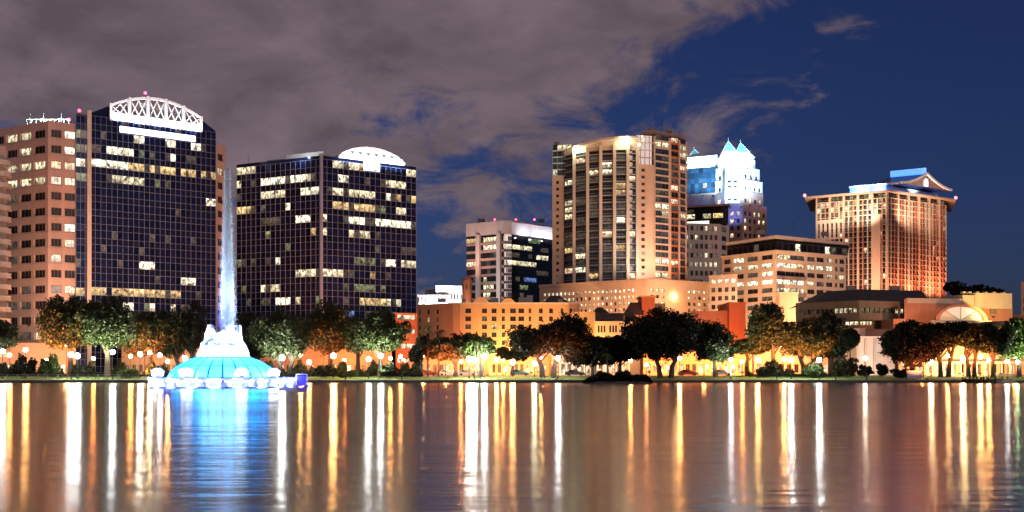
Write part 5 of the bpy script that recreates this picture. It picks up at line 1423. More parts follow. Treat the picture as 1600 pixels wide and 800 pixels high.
# rooftop plant: boxes, ducts and thin masts on the flat roofs
def roof_plant(b, items):
    for px, d, z, w, h, kind in items:
        x, y = P(px, d); m_ = MB()
        if kind == 'mast':
            m_.tube([(x, y, z), (x, y, z+h)], [0.09, 0.03], 5); m_.tube([(x-0.5, y, z+h*0.7), (x+0.5, y, z+h*0.7)], [0.03, 0.03], 4); m_.build('mast', 'darkmetal', b)
        else:
            m_.box(x-w/2, x+w/2, y, y+w*0.7, z, z+h); m_.box(x-w/2-0.08, x+w/2+0.08, y-0.08, y+w*0.7+0.08, z+h, z+h+0.12); m_.build('plant_box', 'grey', b)
roof_plant(find('half-moon crest right'), [(400, 318, 65.6, 3.0, 1.3, 'box'), (422, 318, 65.6, 1.6, 1.9, 'box'), (388, 318, 65.6, 0, 4.2, 'mast'), (640, 322, 65.6, 1.6, 1.2, 'box')])
roof_plant(find('tall cream condominium'), [(1020, 436, Z(206, 436), 3.0, 1.5, 'box'), (1046, 438, Z(206, 438), 2.4, 1.2, 'box'), (1034, 437, Z(206, 437), 0, 5.0, 'mast'), (870, 442, Z(226, 442), 2.2, 1.1, 'box')])
roof_plant(find('orange stucco hotel'), [(690, 374, Z(472, 374), 2.6, 1.3, 'box'), (724, 372, Z(473, 372), 1.6, 1.2, 'box'), (772, 372, Z(473, 372), 3.0, 1.5, 'box'), (818, 373, Z(473, 373), 3.6, 1.8, 'box'), (828, 374, Z(473, 374), 2.2, 2.6, 'box'), (876, 372, Z(473, 372), 2.0, 1.2, 'box'), (700, 375, Z(473, 375), 0, 3.6, 'mast')])
roof_plant(find('peach stone office block'), [(1190, 404, Z(366, 404), 3.0, 1.6, 'box'), (1290, 408, Z(368, 408), 2.6, 1.4, 'box'), (1240, 400, Z(360, 400), 0, 5.0, 'mast')])
roof_plant(find('long peach parking podium'), [(1090, 410, Z(443, 410), 3.0, 1.5, 'box'), (1125, 414, Z(446, 414), 2.4, 1.2, 'box')])
roof_plant(find('black glass office block'), [(752, 480, Z(346, 480), 3.4, 1.2, 'box'), (846, 486, Z(347, 486), 3.0, 1.4, 'box'), (815, 478, Z(346, 478), 0, 5.0, 'mast')])
roof_plant(find('low brown concrete'), [(1330, 330, Z(453, 330), 2.4, 1.2, 'box'), (1400, 332, Z(453, 332), 2.8, 1.2, 'box')])

# ================================================================== FOUNTAIN
def droplets(name, n, pos, size, material, parent, seed):
    g = np.random.default_rng(seed); c = pos(g, n); m = len(c)
    s = g.uniform(*size, m)[:, None]
    a = g.normal(size=(m, 3)); a /= np.linalg.norm(a, axis=1)[:, None]
    t = g.normal(size=(m, 3)); bb = np.cross(a, t); bb /= np.linalg.norm(bb, axis=1)[:, None]
    return quads(name, c, a*s, bb*s, material, parent)
def quads(name, c, a, bb, material, parent):
    m = len(c); v = np.empty((m, 4, 3)); v[:, 0] = c-a-bb*0.6; v[:, 1] = c+a*0.9-bb; v[:, 2] = c+a+bb*0.7; v[:, 3] = c-a*0.8+bb
    v = v.reshape(-1, 3) - np.array(tuple(parent['_o'])) if parent is not None else v.reshape(-1, 3)
    me = bpy.data.meshes.new(name)
    me.vertices.add(m*4); me.vertices.foreach_set('co', v.ravel())
    me.loops.add(m*4); me.loops.foreach_set('vertex_index', np.arange(m*4, dtype=np.int32))
    me.polygons.add(m); me.polygons.foreach_set('loop_start', np.arange(0, m*4, 4, dtype=np.int32)); me.polygons.foreach_set('loop_total', np.full(m, 4, dtype=np.int32))
    me.materials.append(M[material]); me.update(calc_edges=True)
    o = bpy.data.objects.new(name, me); C.objects.link(o)
    if parent is not None: o.parent = parent
    return o
def spray_mat():
    m = bpy.data.materials.new('water_spray'); m.use_nodes = True
    nt = m.node_tree; nt.nodes.remove(nt.nodes['Principled BSDF'])
    d = nt.nodes.new('ShaderNodeBsdfDiffuse'); d.inputs[0].default_value = (0.9, 0.93, 0.95, 1)
    t = nt.nodes.new('ShaderNodeBsdfTranslucent'); t.inputs[0].default_value = (0.9, 0.93, 0.95, 1)
    x = nt.nodes.new('ShaderNodeMixShader'); x.inputs[0].default_value = 0.5
    tr = nt.nodes.new('ShaderNodeBsdfTransparent'); y = nt.nodes.new('ShaderNodeMixShader'); y.inputs[0].default_value = 0.6
    L = nt.links; L.new(d.outputs[0], x.inputs[1]); L.new(t.outputs[0], x.inputs[2]); L.new(tr.outputs[0], y.inputs[1]); L.new(x.outputs[0], y.inputs[2])
    L.new(y.outputs[0], nt.nodes['Material Output'].inputs[0])
    return m
M['spray'] = spray_mat()
M['acrylic'] = emit('lit_cyan_acrylic', (0.006, 0.30, 1.0), 17.0, True)
M['acrylic_top'] = emit('lit_pale_acrylic', (0.28, 0.66, 1.0), 12.0, True)
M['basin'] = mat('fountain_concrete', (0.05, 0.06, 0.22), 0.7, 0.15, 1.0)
M['fl_white'] = emit('fountain_floodlight_lens', (0.82, 0.92, 1.0), 22, True)
def fountain():
    cx, cyy = P(349, 140)
    b = thing('fountain', 'cyan-lit domed fountain with a tall jet standing in the lake', 'fountain', (cx, cyy, 0))
    c = (cx, cyy, 0)
    m_ = MB(); m_.lathe(c, [(8.4, -0.6), (8.4, 1.0)], 48); m_.build('drum', 'basin', b)
    m_ = MB(); m_.lathe(c, [(9.75, -0.3), (9.75, 0.12), (9.3, 0.14), (9.3, -0.3)], 48); m_.build('basin_ring', 'basin', b)
    m_ = MB(); m_.lathe(c, [(8.2, 1.0), (9.3, 1.0), (9.5, 1.1), (9.5, 1.32), (9.3, 1.38), (7.0, 1.40)], 48); m_.build('platform', 'basin', b)
    M['blue_led'] = emit('blue_led_ring', (0.03, 0.08, 1.0), 30.0, True)
    for k in range(24):     # LED bars under the platform lip
        a0, a1 = 2*math.pi*k/24+0.03, 2*math.pi*(k+1)/24-0.03
        m_ = MB(); m_.lathe(c, [(8.45, 0.78), (8.52, 0.80), (8.52, 0.94), (8.45, 0.96)], 3, 0, a0, a1); m_.build('led_bar', 'blue_led', b)
    # acrylic panels: two tiers
    m_ = MB(); m_.lathe(c, [(6.95, 1.38), (6.6, 1.4), (5.8, 2.7), (3.4, 3.9), (3.0, 4.1), (2.6, 5.5), (0.05, 5.6)], 32); dm = m_.build('dome', 'basin', b)
    n = 24
    for tier, (p, mt) in enumerate((([(7.2, 1.42), (6.9, 2.1), (6.1, 2.85)], 'acrylic'), ([(6.0, 2.92), (4.9, 3.6), (3.6, 4.05)], 'acrylic'), ([(3.35, 4.1), (3.2, 4.9), (2.75, 5.6)], 'acrylic_top'))):
        nn = n if tier < 2 else 16
        for k in range(nn):
            a0, a1 = 2*math.pi*k/nn+0.02, 2*math.pi*(k+1)/nn-0.02
            m_ = MB(); m_.lathe(c, p, 3, 0, a0, a1); m_.build('dome_panel', mt, dm)
        for k in range(nn):
            a = 2*math.pi*k/nn; m_ = MB(); m_.tube([(cx+r*math.cos(a), cyy+r*math.sin(a), z) for r, z in p], [0.07]*3, 5); m_.build('dome_rib', 'mullion', dm)
    m_ = MB(); m_.lathe(c, [(6.0, 2.84), (6.25, 2.84), (6.25, 2.94), (5.95, 2.95)], 36); m_.build('dome_ring', 'mullion', dm)
    m_ = MB(); m_.lathe(c, [(3.3, 4.02), (3.7, 4.04), (3.7, 4.14), (3.2, 4.16)], 30); m_.build('dome_ring', 'mullion', dm)
    # ring of falling jets round the platform edge
    nj = 44
    for k in range(nj):
        a = 2*math.pi*(k+0.5)/nj; x, y = cx+9.35*math.cos(a), cyy+9.35*math.sin(a)
        if y > cyy + 5: continue
        if k % 11 == 6: continue
        def pos(g, m, x=x, y=y, a=a):
            t = g.random(m)**0.7; w = 0.06 + 0.34*t
            q = g.normal(size=(m, 2))*0.42
            return np.stack([x + q[:, 0]*w*1.4, y + q[:, 1]*w*0.5, 0.02 + 1.30*t], 1)
        droplets('water_jet', 420, pos, (0.04, 0.09), 'spray', b, 100+k)
    # upper sprays
    def tier(r0, r1, z0, z1, lump):
        def pos(g, m):
            a = g.random(m)*2*math.pi; t = g.random(m); r = (r0+(r1-r0)*t) * (0.75+0.3*g.random(m)**0.5)
            z = z0 + (z1-z0)*t*(0.82+0.22*np.sin(a*lump)) + g.normal(size=m)*0.12
            return np.stack([cx+r*np.cos(a), cyy+r*np.sin(a), z], 1)
        return pos
    droplets('upper_spray', 6000, tier(3.3, 2.7, 4.2, 6.0, 9), (0.05, 0.13), 'spray', b, 7)
    droplets('upper_spray', 9000, tier(2.4, 2.2, 5.4, 8.3, 5), (0.06, 0.15), 'spray', b, 8)
    def jet(g, m):
        t = g.random(m)**1.15; r = (0.62*(1-t)**0.8 + 0.22) * np.abs(g.normal(size=m))*0.62; a = g.random(m)*2*math.pi
        return np.stack([cx+0.55+r*np.cos(a), cyy+r*np.sin(a), 6.5 + 23.5*t], 1)
    droplets('tall_jet', 150000, jet, (0.018, 0.045), 'spray', b, 9)
    # floodlight boxes on the platform
    for dx_, w in ((-7.9, 1.5), (-2.5, 1.7), (4.4, 1.6), (7.7, 1.5)):
        yy = cyy - math.sqrt(max(0.5, 8.5**2-dx_**2))
        m_ = MB(); m_.box(cx+dx_-0.35, cx+dx_+0.35, yy-0.2, yy+0.2, 1.42, 1.6); fb = m_.build('floodlight_box', 'basin', b)
        for q in range(7):
            m_ = MB(); m_.ball((cx+dx_+(q % 4-1.5+(0.5 if q > 3 else 0))*w*0.24, yy-0.05, 1.78+(0.40 if q > 3 else 0)), 0.235, 10, 6); m_.build('lens', 'fl_white', fb)
        def fan(g, m, dx_=dx_, yy=yy, w=w):
            u = g.uniform(-1, 1, m); t = g.random(m)**0.8
            return np.stack([cx+dx_+u*w*0.52*(0.75+0.3*t), yy+0.05+g.normal(size=m)*0.26, 1.45+1.15*t*(1-0.35*u*u)], 1)
        droplets('fan_spray', 2200, fan, (0.03, 0.07), 'spray', b, int(300+dx_*10))
    # underwater and dome lamps of the fountain
    for k in range(10):
        a = math.pi + math.pi*(k+0.5)/10; x, y = cx+10.3*math.cos(a), cyy+10.3*math.sin(a)
        spot('underwater_lamp', b, (x, y, 0.25), (x+(cx-x)*0.1, y+(cyy-y)*0.1, 0.95), 1500, (0.6, 0.78, 1.0), 150, 0.5, 0.15)
    for k in range(6):
        a = 2*math.pi*k/6 + 0.3; x, y = cx+3.9*math.cos(a), cyy+3.9*math.sin(a)
        spot('jet_lamp', b, (x, y, 4.3), (cx+(x-cx)*0.2, cyy+(y-cyy)*0.2, 9), 12000, (0.62, 0.86, 1.0), 110, 0.7, 0.2)
    for k in range(5):
        a = 2*math.pi*k/5; x, y = cx+1.9*math.cos(a), cyy+1.9*math.sin(a)
        spot('jet_lamp', b, (x, y, 5.75), (cx+0.5, cyy, 26), 26000, (0.08, 0.14, 1.0) if k % 5 in (2, 3) else (0.20, 0.30, 1.0), 44, 0.6, 0.15)
    spot('platform_lamp', b, (cx-9.2, cyy-3, 1.7), (cx-22, cyy+40, 1), 2500, (0.12, 0.12, 1.0), 120, 0.8, 0.2)
    spot('platform_lamp', b, (cx+9.2, cyy-3, 1.7), (cx+12, cyy+40, 2), 2500, (0.12, 0.12, 1.0), 120, 0.8, 0.2)
    # service box on its own stand
    x = cx + 10.8; t = thing('pump_box', 'square blue service box on a low platform right of the fountain', 'box', (x, cyy, 0))
    m_ = MB(); m_.box(x-0.9, x+0.9, cyy-0.6, cyy+0.6, 0.15, 0.35); m_.build('platform', 'basin', t)
    for sx in (-0.7, 0.7): m_ = MB(); m_.tube([(x+sx, cyy, -0.8), (x+sx, cyy, 0.15)], [0.1, 0.1], 6); m_.build('leg', 'basin', t)
    m_ = MB(); m_.box(x-0.5, x+0.5, cyy-0.4, cyy+0.4, 0.352, 1.55); m_.box(x-0.42, x+0.42, cyy-0.43, cyy-0.402, 0.45, 1.45); m_.build('cabinet', mat('blue_cabinet', (0.05, 0.06, 0.35), 0.5, 0.1, 2), t)
    m_ = MB()
    for a_, b_ in (((-0.75, 0.36), (-0.75, 1.75)), ((0.75, 0.36), (0.75, 1.75)), ((-0.75, 1.75), (0.75, 1.75))):
        m_.tube([(x+a_[0], cyy-0.5, a_[1]), (x+b_[0], cyy-0.5, b_[1])], [0.04, 0.04], 5)
    m_.build('guard_rail', 'white', t)
fountain()

# ================================================================== TREES
def gz(y):
    pr = [(SHORE+0.9, 0.52), (SHORE+5, 0.72), (SHORE+11, 1.05), (SHORE+19, 1.25), (9000, 1.3)]
    if y <= pr[0][0]: return 0.52
    for (a, za), (c, zc) in zip(pr, pr[1:]):
        if y <= c: return za + (zc-za)*(y-a)/(c-a)
    return 1.3
def crown(name, parent, center, rx, ry, rz, nl, material, seed, leaf=(0.12, 0.27), lobes=18, flat=0.0):
    g = np.random.default_rng(seed)
    d = g.normal(size=(lobes, 3)); d /= np.linalg.norm(d, axis=1)[:, None]
    d[:, 2] = np.where(d[:, 2] < -0.35, -0.35*g.random(lobes), d[:, 2])
    lr = g.uniform(0.22, 0.50, lobes)
    lc = d * (1.0 - lr*0.85)[:, None] * g.uniform(0.62, 1.18, lobes)[:, None]
    pr = lr**2; pr /= pr.sum()
    k = g.choice(lobes, nl, p=pr)
    v = g.normal(size=(nl, 3)); v /= np.linalg.norm(v, axis=1)[:, None]
    rr = 0.45 + 0.58*g.random(nl)**0.6
    # twigs: leaves gather in small clumps
    nc = nl//14
    cl = g.integers(0, nc, nl); cseed = g.normal(size=(nc, 3)); cseed /= np.linalg.norm(cseed, axis=1)[:, None]
    ck = g.choice(lobes, nc, p=pr); crr = 0.5 + 0.56*g.random(nc)**0.6
    base = lc[ck] + cseed*(lr[ck]*crr)[:, None]
    p = base[cl] + g.normal(size=(nl, 3))*0.05
    loose = g.random(nl) < 0.18
    p[loose] = (lc[k] + v*(lr[k]*rr)[:, None])[loose]
    p *= np.array([rx, ry, rz]); p += np.array(center)
    s = g.uniform(*leaf, nl)[:, None]
    a = g.normal(size=(nl, 3)); a /= np.linalg.norm(a, axis=1)[:, None]
    t = g.normal(size=(nl, 3)); bb = np.cross(a, t); bb /= np.linalg.norm(bb, axis=1)[:, None]
    quads(name, p, a*s, bb*s*0.75, material, parent)
    return [tuple(np.array(center)+q*np.array([rx, ry, rz])*0.8) for q in lc]
def tree(px, w_px, top, bot, d, label, material='leaf', nl=5200, seed=0, group='trees along the far lakeside', trunks=1, name='tree', leaf=(0.12, 0.27), up=None):
    x, y = P(px, d); z0 = gz(y); t = thing(name, label, 'tree', (x, y, z0), group)
    zt, zb = Z(top, d), max(Z(bot, d), z0+0.6); rx = w_px/2*d/F*1.24; rz = (zt-zb)/2*1.06
    lobes = crown('crown', t, (x, y, (zt+zb)/2), rx, rx*0.8, rz, nl, material, seed+500, leaf)
    r = random.Random(seed); m_ = MB(); H = zb - z0 + rz*0.6; tr = 0.16 + 0.022*(zt-z0)
    for k in range(trunks):
        ox = (k-(trunks-1)/2)*rx*0.5
        bend = r.uniform(-0.5, 0.5)
        m_.tube([(x+ox*0.5, y, z0-0.1), (x+ox*0.6+bend*0.3, y, z0+H*0.4), (x+ox+bend*0.5, y+0.2, z0+H*0.75), (x+ox+bend, y, z0+H)], [tr*1.35, tr, tr*0.8, tr*0.5], 8)
        for q in r.sample(lobes, 5):
            s = (x+ox*0.8+bend*0.4, y, z0+H*r.uniform(0.45, 0.8)); e = q
            mid = tuple((s[i]+e[i])/2 + (0.25 if i == 2 else r.uniform(-0.3, 0.3)) for i in range(3))
            m_.tube([s, mid, e], [tr*0.5, tr*0.32, tr*0.1], 5, cap=False)
    m_.build('trunk', 'bark', t)
    if up:  # added spots at the tree foot, put in to light the crown
        for k, (ox, col, pw) in enumerate(up):
            ux, uy = x + ox*d/F, y - rx*0.8 - 3.0; uz = gz(uy)
            m_ = MB(); m_.tube([(ux, uy, uz), (ux, uy, uz+0.25)], [0.1, 0.14], 7); m_.build('added_uplight', 'darkmetal', t)
            spot('added_uplight_beam', t, (ux, uy, uz+0.4), (ux, y-rx*0.3, (zt+zb)/2-0.5), pw*4.5, col, 80, 0.8, 0.15)
    return t
TREES = [
 (-6, 62, 498, 556, 208, 'dark green tree cut by the left edge beside a white lamp', 'leaf', 3800, 1),
 (110, 74, 462, 560, 216, 'orange-lit tree in front of the pink stone wing', 'leaf', 6000, 1),
 (168, 76, 450, 562, 212, 'big green-lit bushy tree in front of the tallest glass tower', 'leaf', 8000, 1),
 (236, 74, 488, 566, 220, 'rust-lit tree glowing over the bright orange lamp left of the fountain', 'leaf', 5200, 1),
 (288, 88, 476, 576, 222, 'dark tree behind the left side of the fountain', 'leaf2', 6000, 2),
 (400, 66, 490, 580, 224, 'dark bluish tree just right of the fountain jet', 'leaf2', 4600, 1),
 (446, 84, 478, 578, 216, 'pale green-lit tree above the white lamp right of the fountain', 'leaf', 6400, 2),
 (516, 64, 472, 568, 222, 'orange-lit tree at the foot of the half-moon crested tower corner', 'leaf', 5000, 1),
 (560, 60, 484, 566, 228, 'thin dark tree behind the round-headed tree', 'leaf2', 3600, 1),
 (594, 82, 486, 562, 212, 'round-headed dark tree lit green from below by two lamps', 'leaf', 6800, 1),
 (656, 26, 524, 578, 214, 'narrow dark conical tree left of the palms', 'leaf2', 2200, 1),
 (712, 80, 512, 574, 216, 'small spreading tree between the palms and the white lamp pair', 'leaf', 4600, 1),
 (752, 40, 524, 562, 211, 'small feathery tree right above the white lamp pair', 'leaf3', 2200, 1),
 (800, 40, 540, 568, 224, 'little dark tree in front of the yellow hotel wall', 'leaf2', 2200, 1),
 (856, 112, 484, 574, 210, 'large domed dark tree in front of the orange hotel', 'leaf2', 9000, 2),
 (926, 74, 528, 580, 214, 'low dark tree left of the shrub islet', 'leaf2', 4200, 1),
 (968, 66, 520, 580, 216, 'low dark tree standing behind the shrub islet', 'leaf2', 4200, 1),
 (1040, 112, 484, 578, 208, 'biggest dark tree with a thick trunk right of the shrub islet', 'leaf2', 10000, 2),
 (1118, 68, 506, 578, 212, 'dark tree left of the white lamp under the loggia office', 'leaf2', 5200, 1),
 (1168, 54, 530, 560, 220, 'small reddish tree above the orange lamp', 'leaf', 3000, 1),
 (1208, 74, 478, 562, 216, 'tall tree lit orange inside, left of the two round lamps', 'leaf', 6200, 1),
 (1262, 70, 496, 570, 218, 'tree with orange lit branches between the two round lamps', 'leaf', 5000, 2),
 (1298, 58, 496, 578, 222, 'dark greenish tree left of the ball-shaped tree', 'leaf2', 4400, 1),
 (1424, 76, 503, 580, 208, 'rounded dark tree right of the white stage house', 'leaf2', 7600, 1),
 (1476, 76, 500, 552, 212, 'spreading dark tree on bare trunks before the glowing amphitheatre', 'leaf2', 6200, 2),
 (1518, 60, 508, 556, 214, 'dark canopy tree before the bright middle of the amphitheatre', 'leaf2', 5000, 2),
 (1552, 52, 510, 562, 210, 'dark tree beside the boat dock', 'leaf2', 4600, 1),
 (1592, 66, 502, 572, 212, 'light green lamp-lit tree at the right edge', 'leaf3', 5600, 1),
]
_o, _r, _g, _w = (1.0, 0.30, 0.06), (1.0, 0.17, 0.05), (0.80, 1.0, 0.62), (0.85, 1.0, 0.9)
UP = {110: [(-12, _o, 13000), (12, _o, 6000)], 168: [(6, _g, 13000)], 236: [(-6, _r, 8000), (12, _o, 6000)], 446: [(0, _w, 8000)], 516: [(-8, _r, 10000), (8, _o, 6000)], 594: [(6, _g, 9000)],
      712: [(-8, _r, 9000)], 752: [(0, _g, 2500)], 856: [(10, _r, 5000)], 1118: [(12, _g, 4000)], 1168: [(0, _o, 4500)], 1208: [(6, _o, 9000)], 1262: [(0, _o, 9000)], 1298: [(0, (0.5, 1.0, 0.8), 2200)],
      1424: [(0, _r, 4000)], 1476: [(6, _o, 4500)], 1518: [(0, _o, 4500)], 1592: [(-6, _g, 4500)]}
for i, (px, w, tp, bt, d, lab, mt, nl, tk) in enumerate(TREES):
    tree(px, w, tp, bt, d, lab, mt, int(nl*2.7), 10+i, trunks=tk, up=UP.get(px))
# shrubbery under the trees, a continuous planted border
def shrubbery():
    g = np.random.default_rng(3); n = 62000
    px = np.concatenate([g.uniform(-10, 345, n*2//5), g.uniform(372, 660, n*2//5), g.uniform(1165, 1335, n-2*(n*2//5))])
    d = g.uniform(213, 219, n); x = (px-800)/F*d
    h = 1.5 + 1.3*np.sin(px*0.11) + 0.9*np.sin(px*0.27+1) + 0.5*np.sin(px*0.71+2); h = np.clip(h, 0.35, 3.6)*(1-((d-216)/3.3)**2*0.8)
    z = 1.15 + h*g.random(n)**0.55
    o = quads('shrubbery', np.stack([x, d, z], 1), g.normal(size=(n, 3))*0.13, g.normal(size=(n, 3))*0.11, 'leaf', None)
    tag(o, 'mixed shrubbery border under the lakeside trees', 'shrubbery', kind='stuff')
shrubbery()
# ball-clipped tree
def ball_tree():
    d = 213; x, y = P(1328, d); t = thing('ball_tree', 'dark ball-clipped tree on a bare stem left of the stage house', 'tree', (x, y, gz(y)), 'trees along the far lakeside')
    g = np.random.default_rng(77); n = 3200; v = g.normal(size=(n, 3)); v /= np.linalg.norm(v, axis=1)[:, None]
    c = np.array([x, y, Z(529, d)]) + v*(1.95*(0.80+0.22*g.random(n)))[:, None]
    a = g.normal(size=(n, 3))*0.13; bb = g.normal(size=(n, 3))*0.11
    quads('crown', c, a, bb, 'leaf2', t)
    m_ = MB(); m_.tube([(x, y, gz(y)-0.1), (x+0.1, y, gz(y)+2), (x, y, Z(529, d))], [0.17, 0.13, 0.1], 7); m_.build('trunk', 'bark', t)
ball_tree()
for i, (px, w, tp, bt, lab) in enumerate(((1492, 34, 441, 466, 'dark treetop above the theatre roof, leftmost of three'), (1526, 36, 446, 466, 'dark treetop above the theatre roof, middle of three'), (1556, 30, 449, 466, 'dark treetop above the theatre roof, rightmost of three'))):
    tree(px, w, tp, bt, 345, lab, 'leaf2', 2000, 60+i, 'trees behind the theatre block', leaf=(0.25, 0.5))

def palm(px, top, d, label, seed, fr=2.3):
    x, y = P(px, d); z0 = gz(y); zt = Z(top, d) - 0.7; t = thing('palm_tree', label, 'palm', (x, y, z0), 'palms by the hotel')
    r = random.Random(seed); m_ = MB(); bx = r.uniform(-0.4, 0.4)
    m_.tube([(x, y, z0-0.1), (x+bx*0.4, y, z0+(zt-z0)*0.5), (x+bx, y, zt)], [0.24, 0.17, 0.14], 8); m_.build('trunk', 'bark', t)
    for k in range(16):
        a = 2*math.pi*k/16 + r.uniform(-0.15, 0.15); el = r.uniform(-0.1, 0.9); L = fr*r.uniform(0.85, 1.15); f = MB(); pts = []
        for s in range(7):
            q = s/6; h = L*q*math.cos(el)*(1-0.1*q); zz = L*q*math.sin(el) - 1.15*L*q*q*0.75
            pts.append(Vector((x+bx+h*math.cos(a), y+h*math.sin(a), zt+zz)))
        side = Vector((-math.sin(a), math.cos(a), 0))
        for s in range(6):
            for q in (0, 0.5):
                p = pts[s].lerp(pts[s+1], q); tdir = (pts[s+1]-pts[s]).normalized(); wv = 0.42*math.sin(math.pi*min(1, (s+q+0.8)/7))
                for sg in (-1, 1):
                    e = p + side*sg*wv + tdir*0.28 + Vector((0, 0, -0.16)); f.poly([tuple(p-tdir*0.05), tuple(p+tdir*0.07), tuple(e)])
        f.build('frond', 'palm', t)
palm(669, 506, 214, 'taller palm with a bare trunk before the pale end of the hotel', 1)
palm(685, 512, 216, 'shorter palm right of the taller one before the hotel', 2)
palm(748, 530, 209, 'small palm lit green beside the white lamp pair', 3, 1.7)
palm(950, 548, 209, 'dark palm among the low trees behind the shrub islet', 4, 1.8)

def bush(px, w_px, top, d, label, material, seed, nl=3200, bot=None, z0=None, group='bushes along the shore'):
    x, y = P(px, d); zb = gz(y) if z0 is None else z0; t = thing('bush', label, 'bush', (x, y, zb), group)
    zt = Z(top, d); rx = w_px/2*d/F; rz = (zt-zb)*0.55
    crown('foliage', t, (x, y, zb+rz*0.82), rx, max(1.0, rx*0.7), rz, nl, material, seed+900, (0.10, 0.22), 12)
    m_ = MB()
    for k in range(4): m_.tube([(x+(k-1.5)*0.2, y, zb-0.1), (x+(k-1.5)*rx*0.35, y, zb+rz)], [0.07, 0.03], 5)
    m_.build('stem', 'bark', t)
bush(37, 40, 553, 206, 'dark rounded bush by the railing, under the orange lamp', 'leaf2', 1)
bush(79, 32, 554, 206, 'bright green rounded bush by the railing', 'leaf3', 2)
bush(505, 44, 570, 207, 'dark low bush right of the blue service box', 'leaf2', 3)
bush(545, 36, 574, 207, 'yellow-green low bush left of the lamp pair under the round-headed tree', 'leaf3', 4)
bush(607, 34, 566, 208, 'dark bush in front of the round-headed tree', 'leaf2', 5)
bush(1198, 34, 566, 209, 'dark green bush left of the first round lamp', 'leaf2', 6)
bush(1272, 40, 566, 208, 'green bush at the foot of the second round lamp', 'leaf3', 7)
bush(1322, 44, 552, 210, 'reddish shrub under the ball-clipped tree', 'leaf', 8)
bush(1352, 26, 570, 210, 'small round dark bush in front of the stage house', 'leaf2', 9)
bush(1377, 24, 570, 210, 'small round dark bush right before the rounded dark tree', 'leaf2', 10)
bush(1405, 34, 576, 207, 'low clipped bush under the rounded dark tree', 'leaf2', 11)
bush(200, 40, 572, 207, 'low pale green bush under the white lamp by the green-lit tree', 'leaf3', 12)
# shrub islet standing in the water
def islet():
    d = 190; x, y = P(965, d); t = thing('shrub_islet', 'low dark shrub-covered islet in front of the shore', 'islet', (x, y, 0))
    rx = 52*d/F
    m_ = MB(); m_.lathe((x, y, 0), [(1, -0.4), (1, 0.05), (0.9, 0.35), (0.5, 0.55), (0.02, 0.6)], 28); 
    m_.v = [(x+(v[0]-x)*rx, y+(v[1]-y)*rx*0.45, v[2]) for v in m_.v]; m_.build('bank', 'seawall', t)
    g = np.random.default_rng(5); n = 9000; u = g.uniform(-1, 1, n); w = g.uniform(-1, 1, n)*0.42*np.sqrt(1-u*u)
    h = (1-np.abs(u)**2.6)**0.6*(0.85+0.2*np.sin(u*9)+0.12*np.sin(u*23+1))
    z = 0.1 + 2.15*h*g.random(n)**0.45*(1-(w/0.45)**2*0.5)
    c = np.stack([x+u*rx*1.02, y+w*rx, z], 1)
    quads('shrub_cover', c, g.normal(size=(n, 3))*0.12, g.normal(size=(n, 3))*0.10, 'leaf2', t)
islet()

# ================================================================== LAMPS
_lampm = {}
def lampmat(col, s):
    k = (col, s)
    if k not in _lampm: _lampm[k] = emit('lamp_globe', col, s, True)
    return _lampm[k]
COOL, WWH, ORG = (0.86, 0.95, 1.0), (1.0, 0.90, 0.72), (1.0, 0.50, 0.17)
def street_lamp(px, py, d, col, s, label, r=0.34):
    x, y = P(px, d); z0 = gz(y); z = Z(py, d); t = thing('street_lamp', label, 'lamp', (x, y, z0), 'lamps along the shore')
    m_ = MB(); m_.tube([(x, y, z0-0.05), (x, y, z0+0.35), (x, y, z0+0.4), (x, y, z-r*1.15)], [0.16, 0.14, 0.07, 0.05], 8); pl = m_.build('pole', 'darkmetal', t)
    m_ = MB(); m_.lathe((x, y, z-r*1.2), [(0.05, -0.12), (0.2, 0.0), (0.22, 0.08), (0.12, 0.1)], 10); m_.build('collar', 'darkmetal', pl)
    m_ = MB(); m_.ball((x, y, z), r, 10, 8, 0, 1.05); gl = m_.build('globe', lampmat(col, s), t, True)
    m_ = MB(); m_.lathe((x, y, z+r*1.0), [(0.14, 0), (0.1, 0.1), (0.02, 0.24)], 8); m_.build('finial', 'darkmetal', gl)
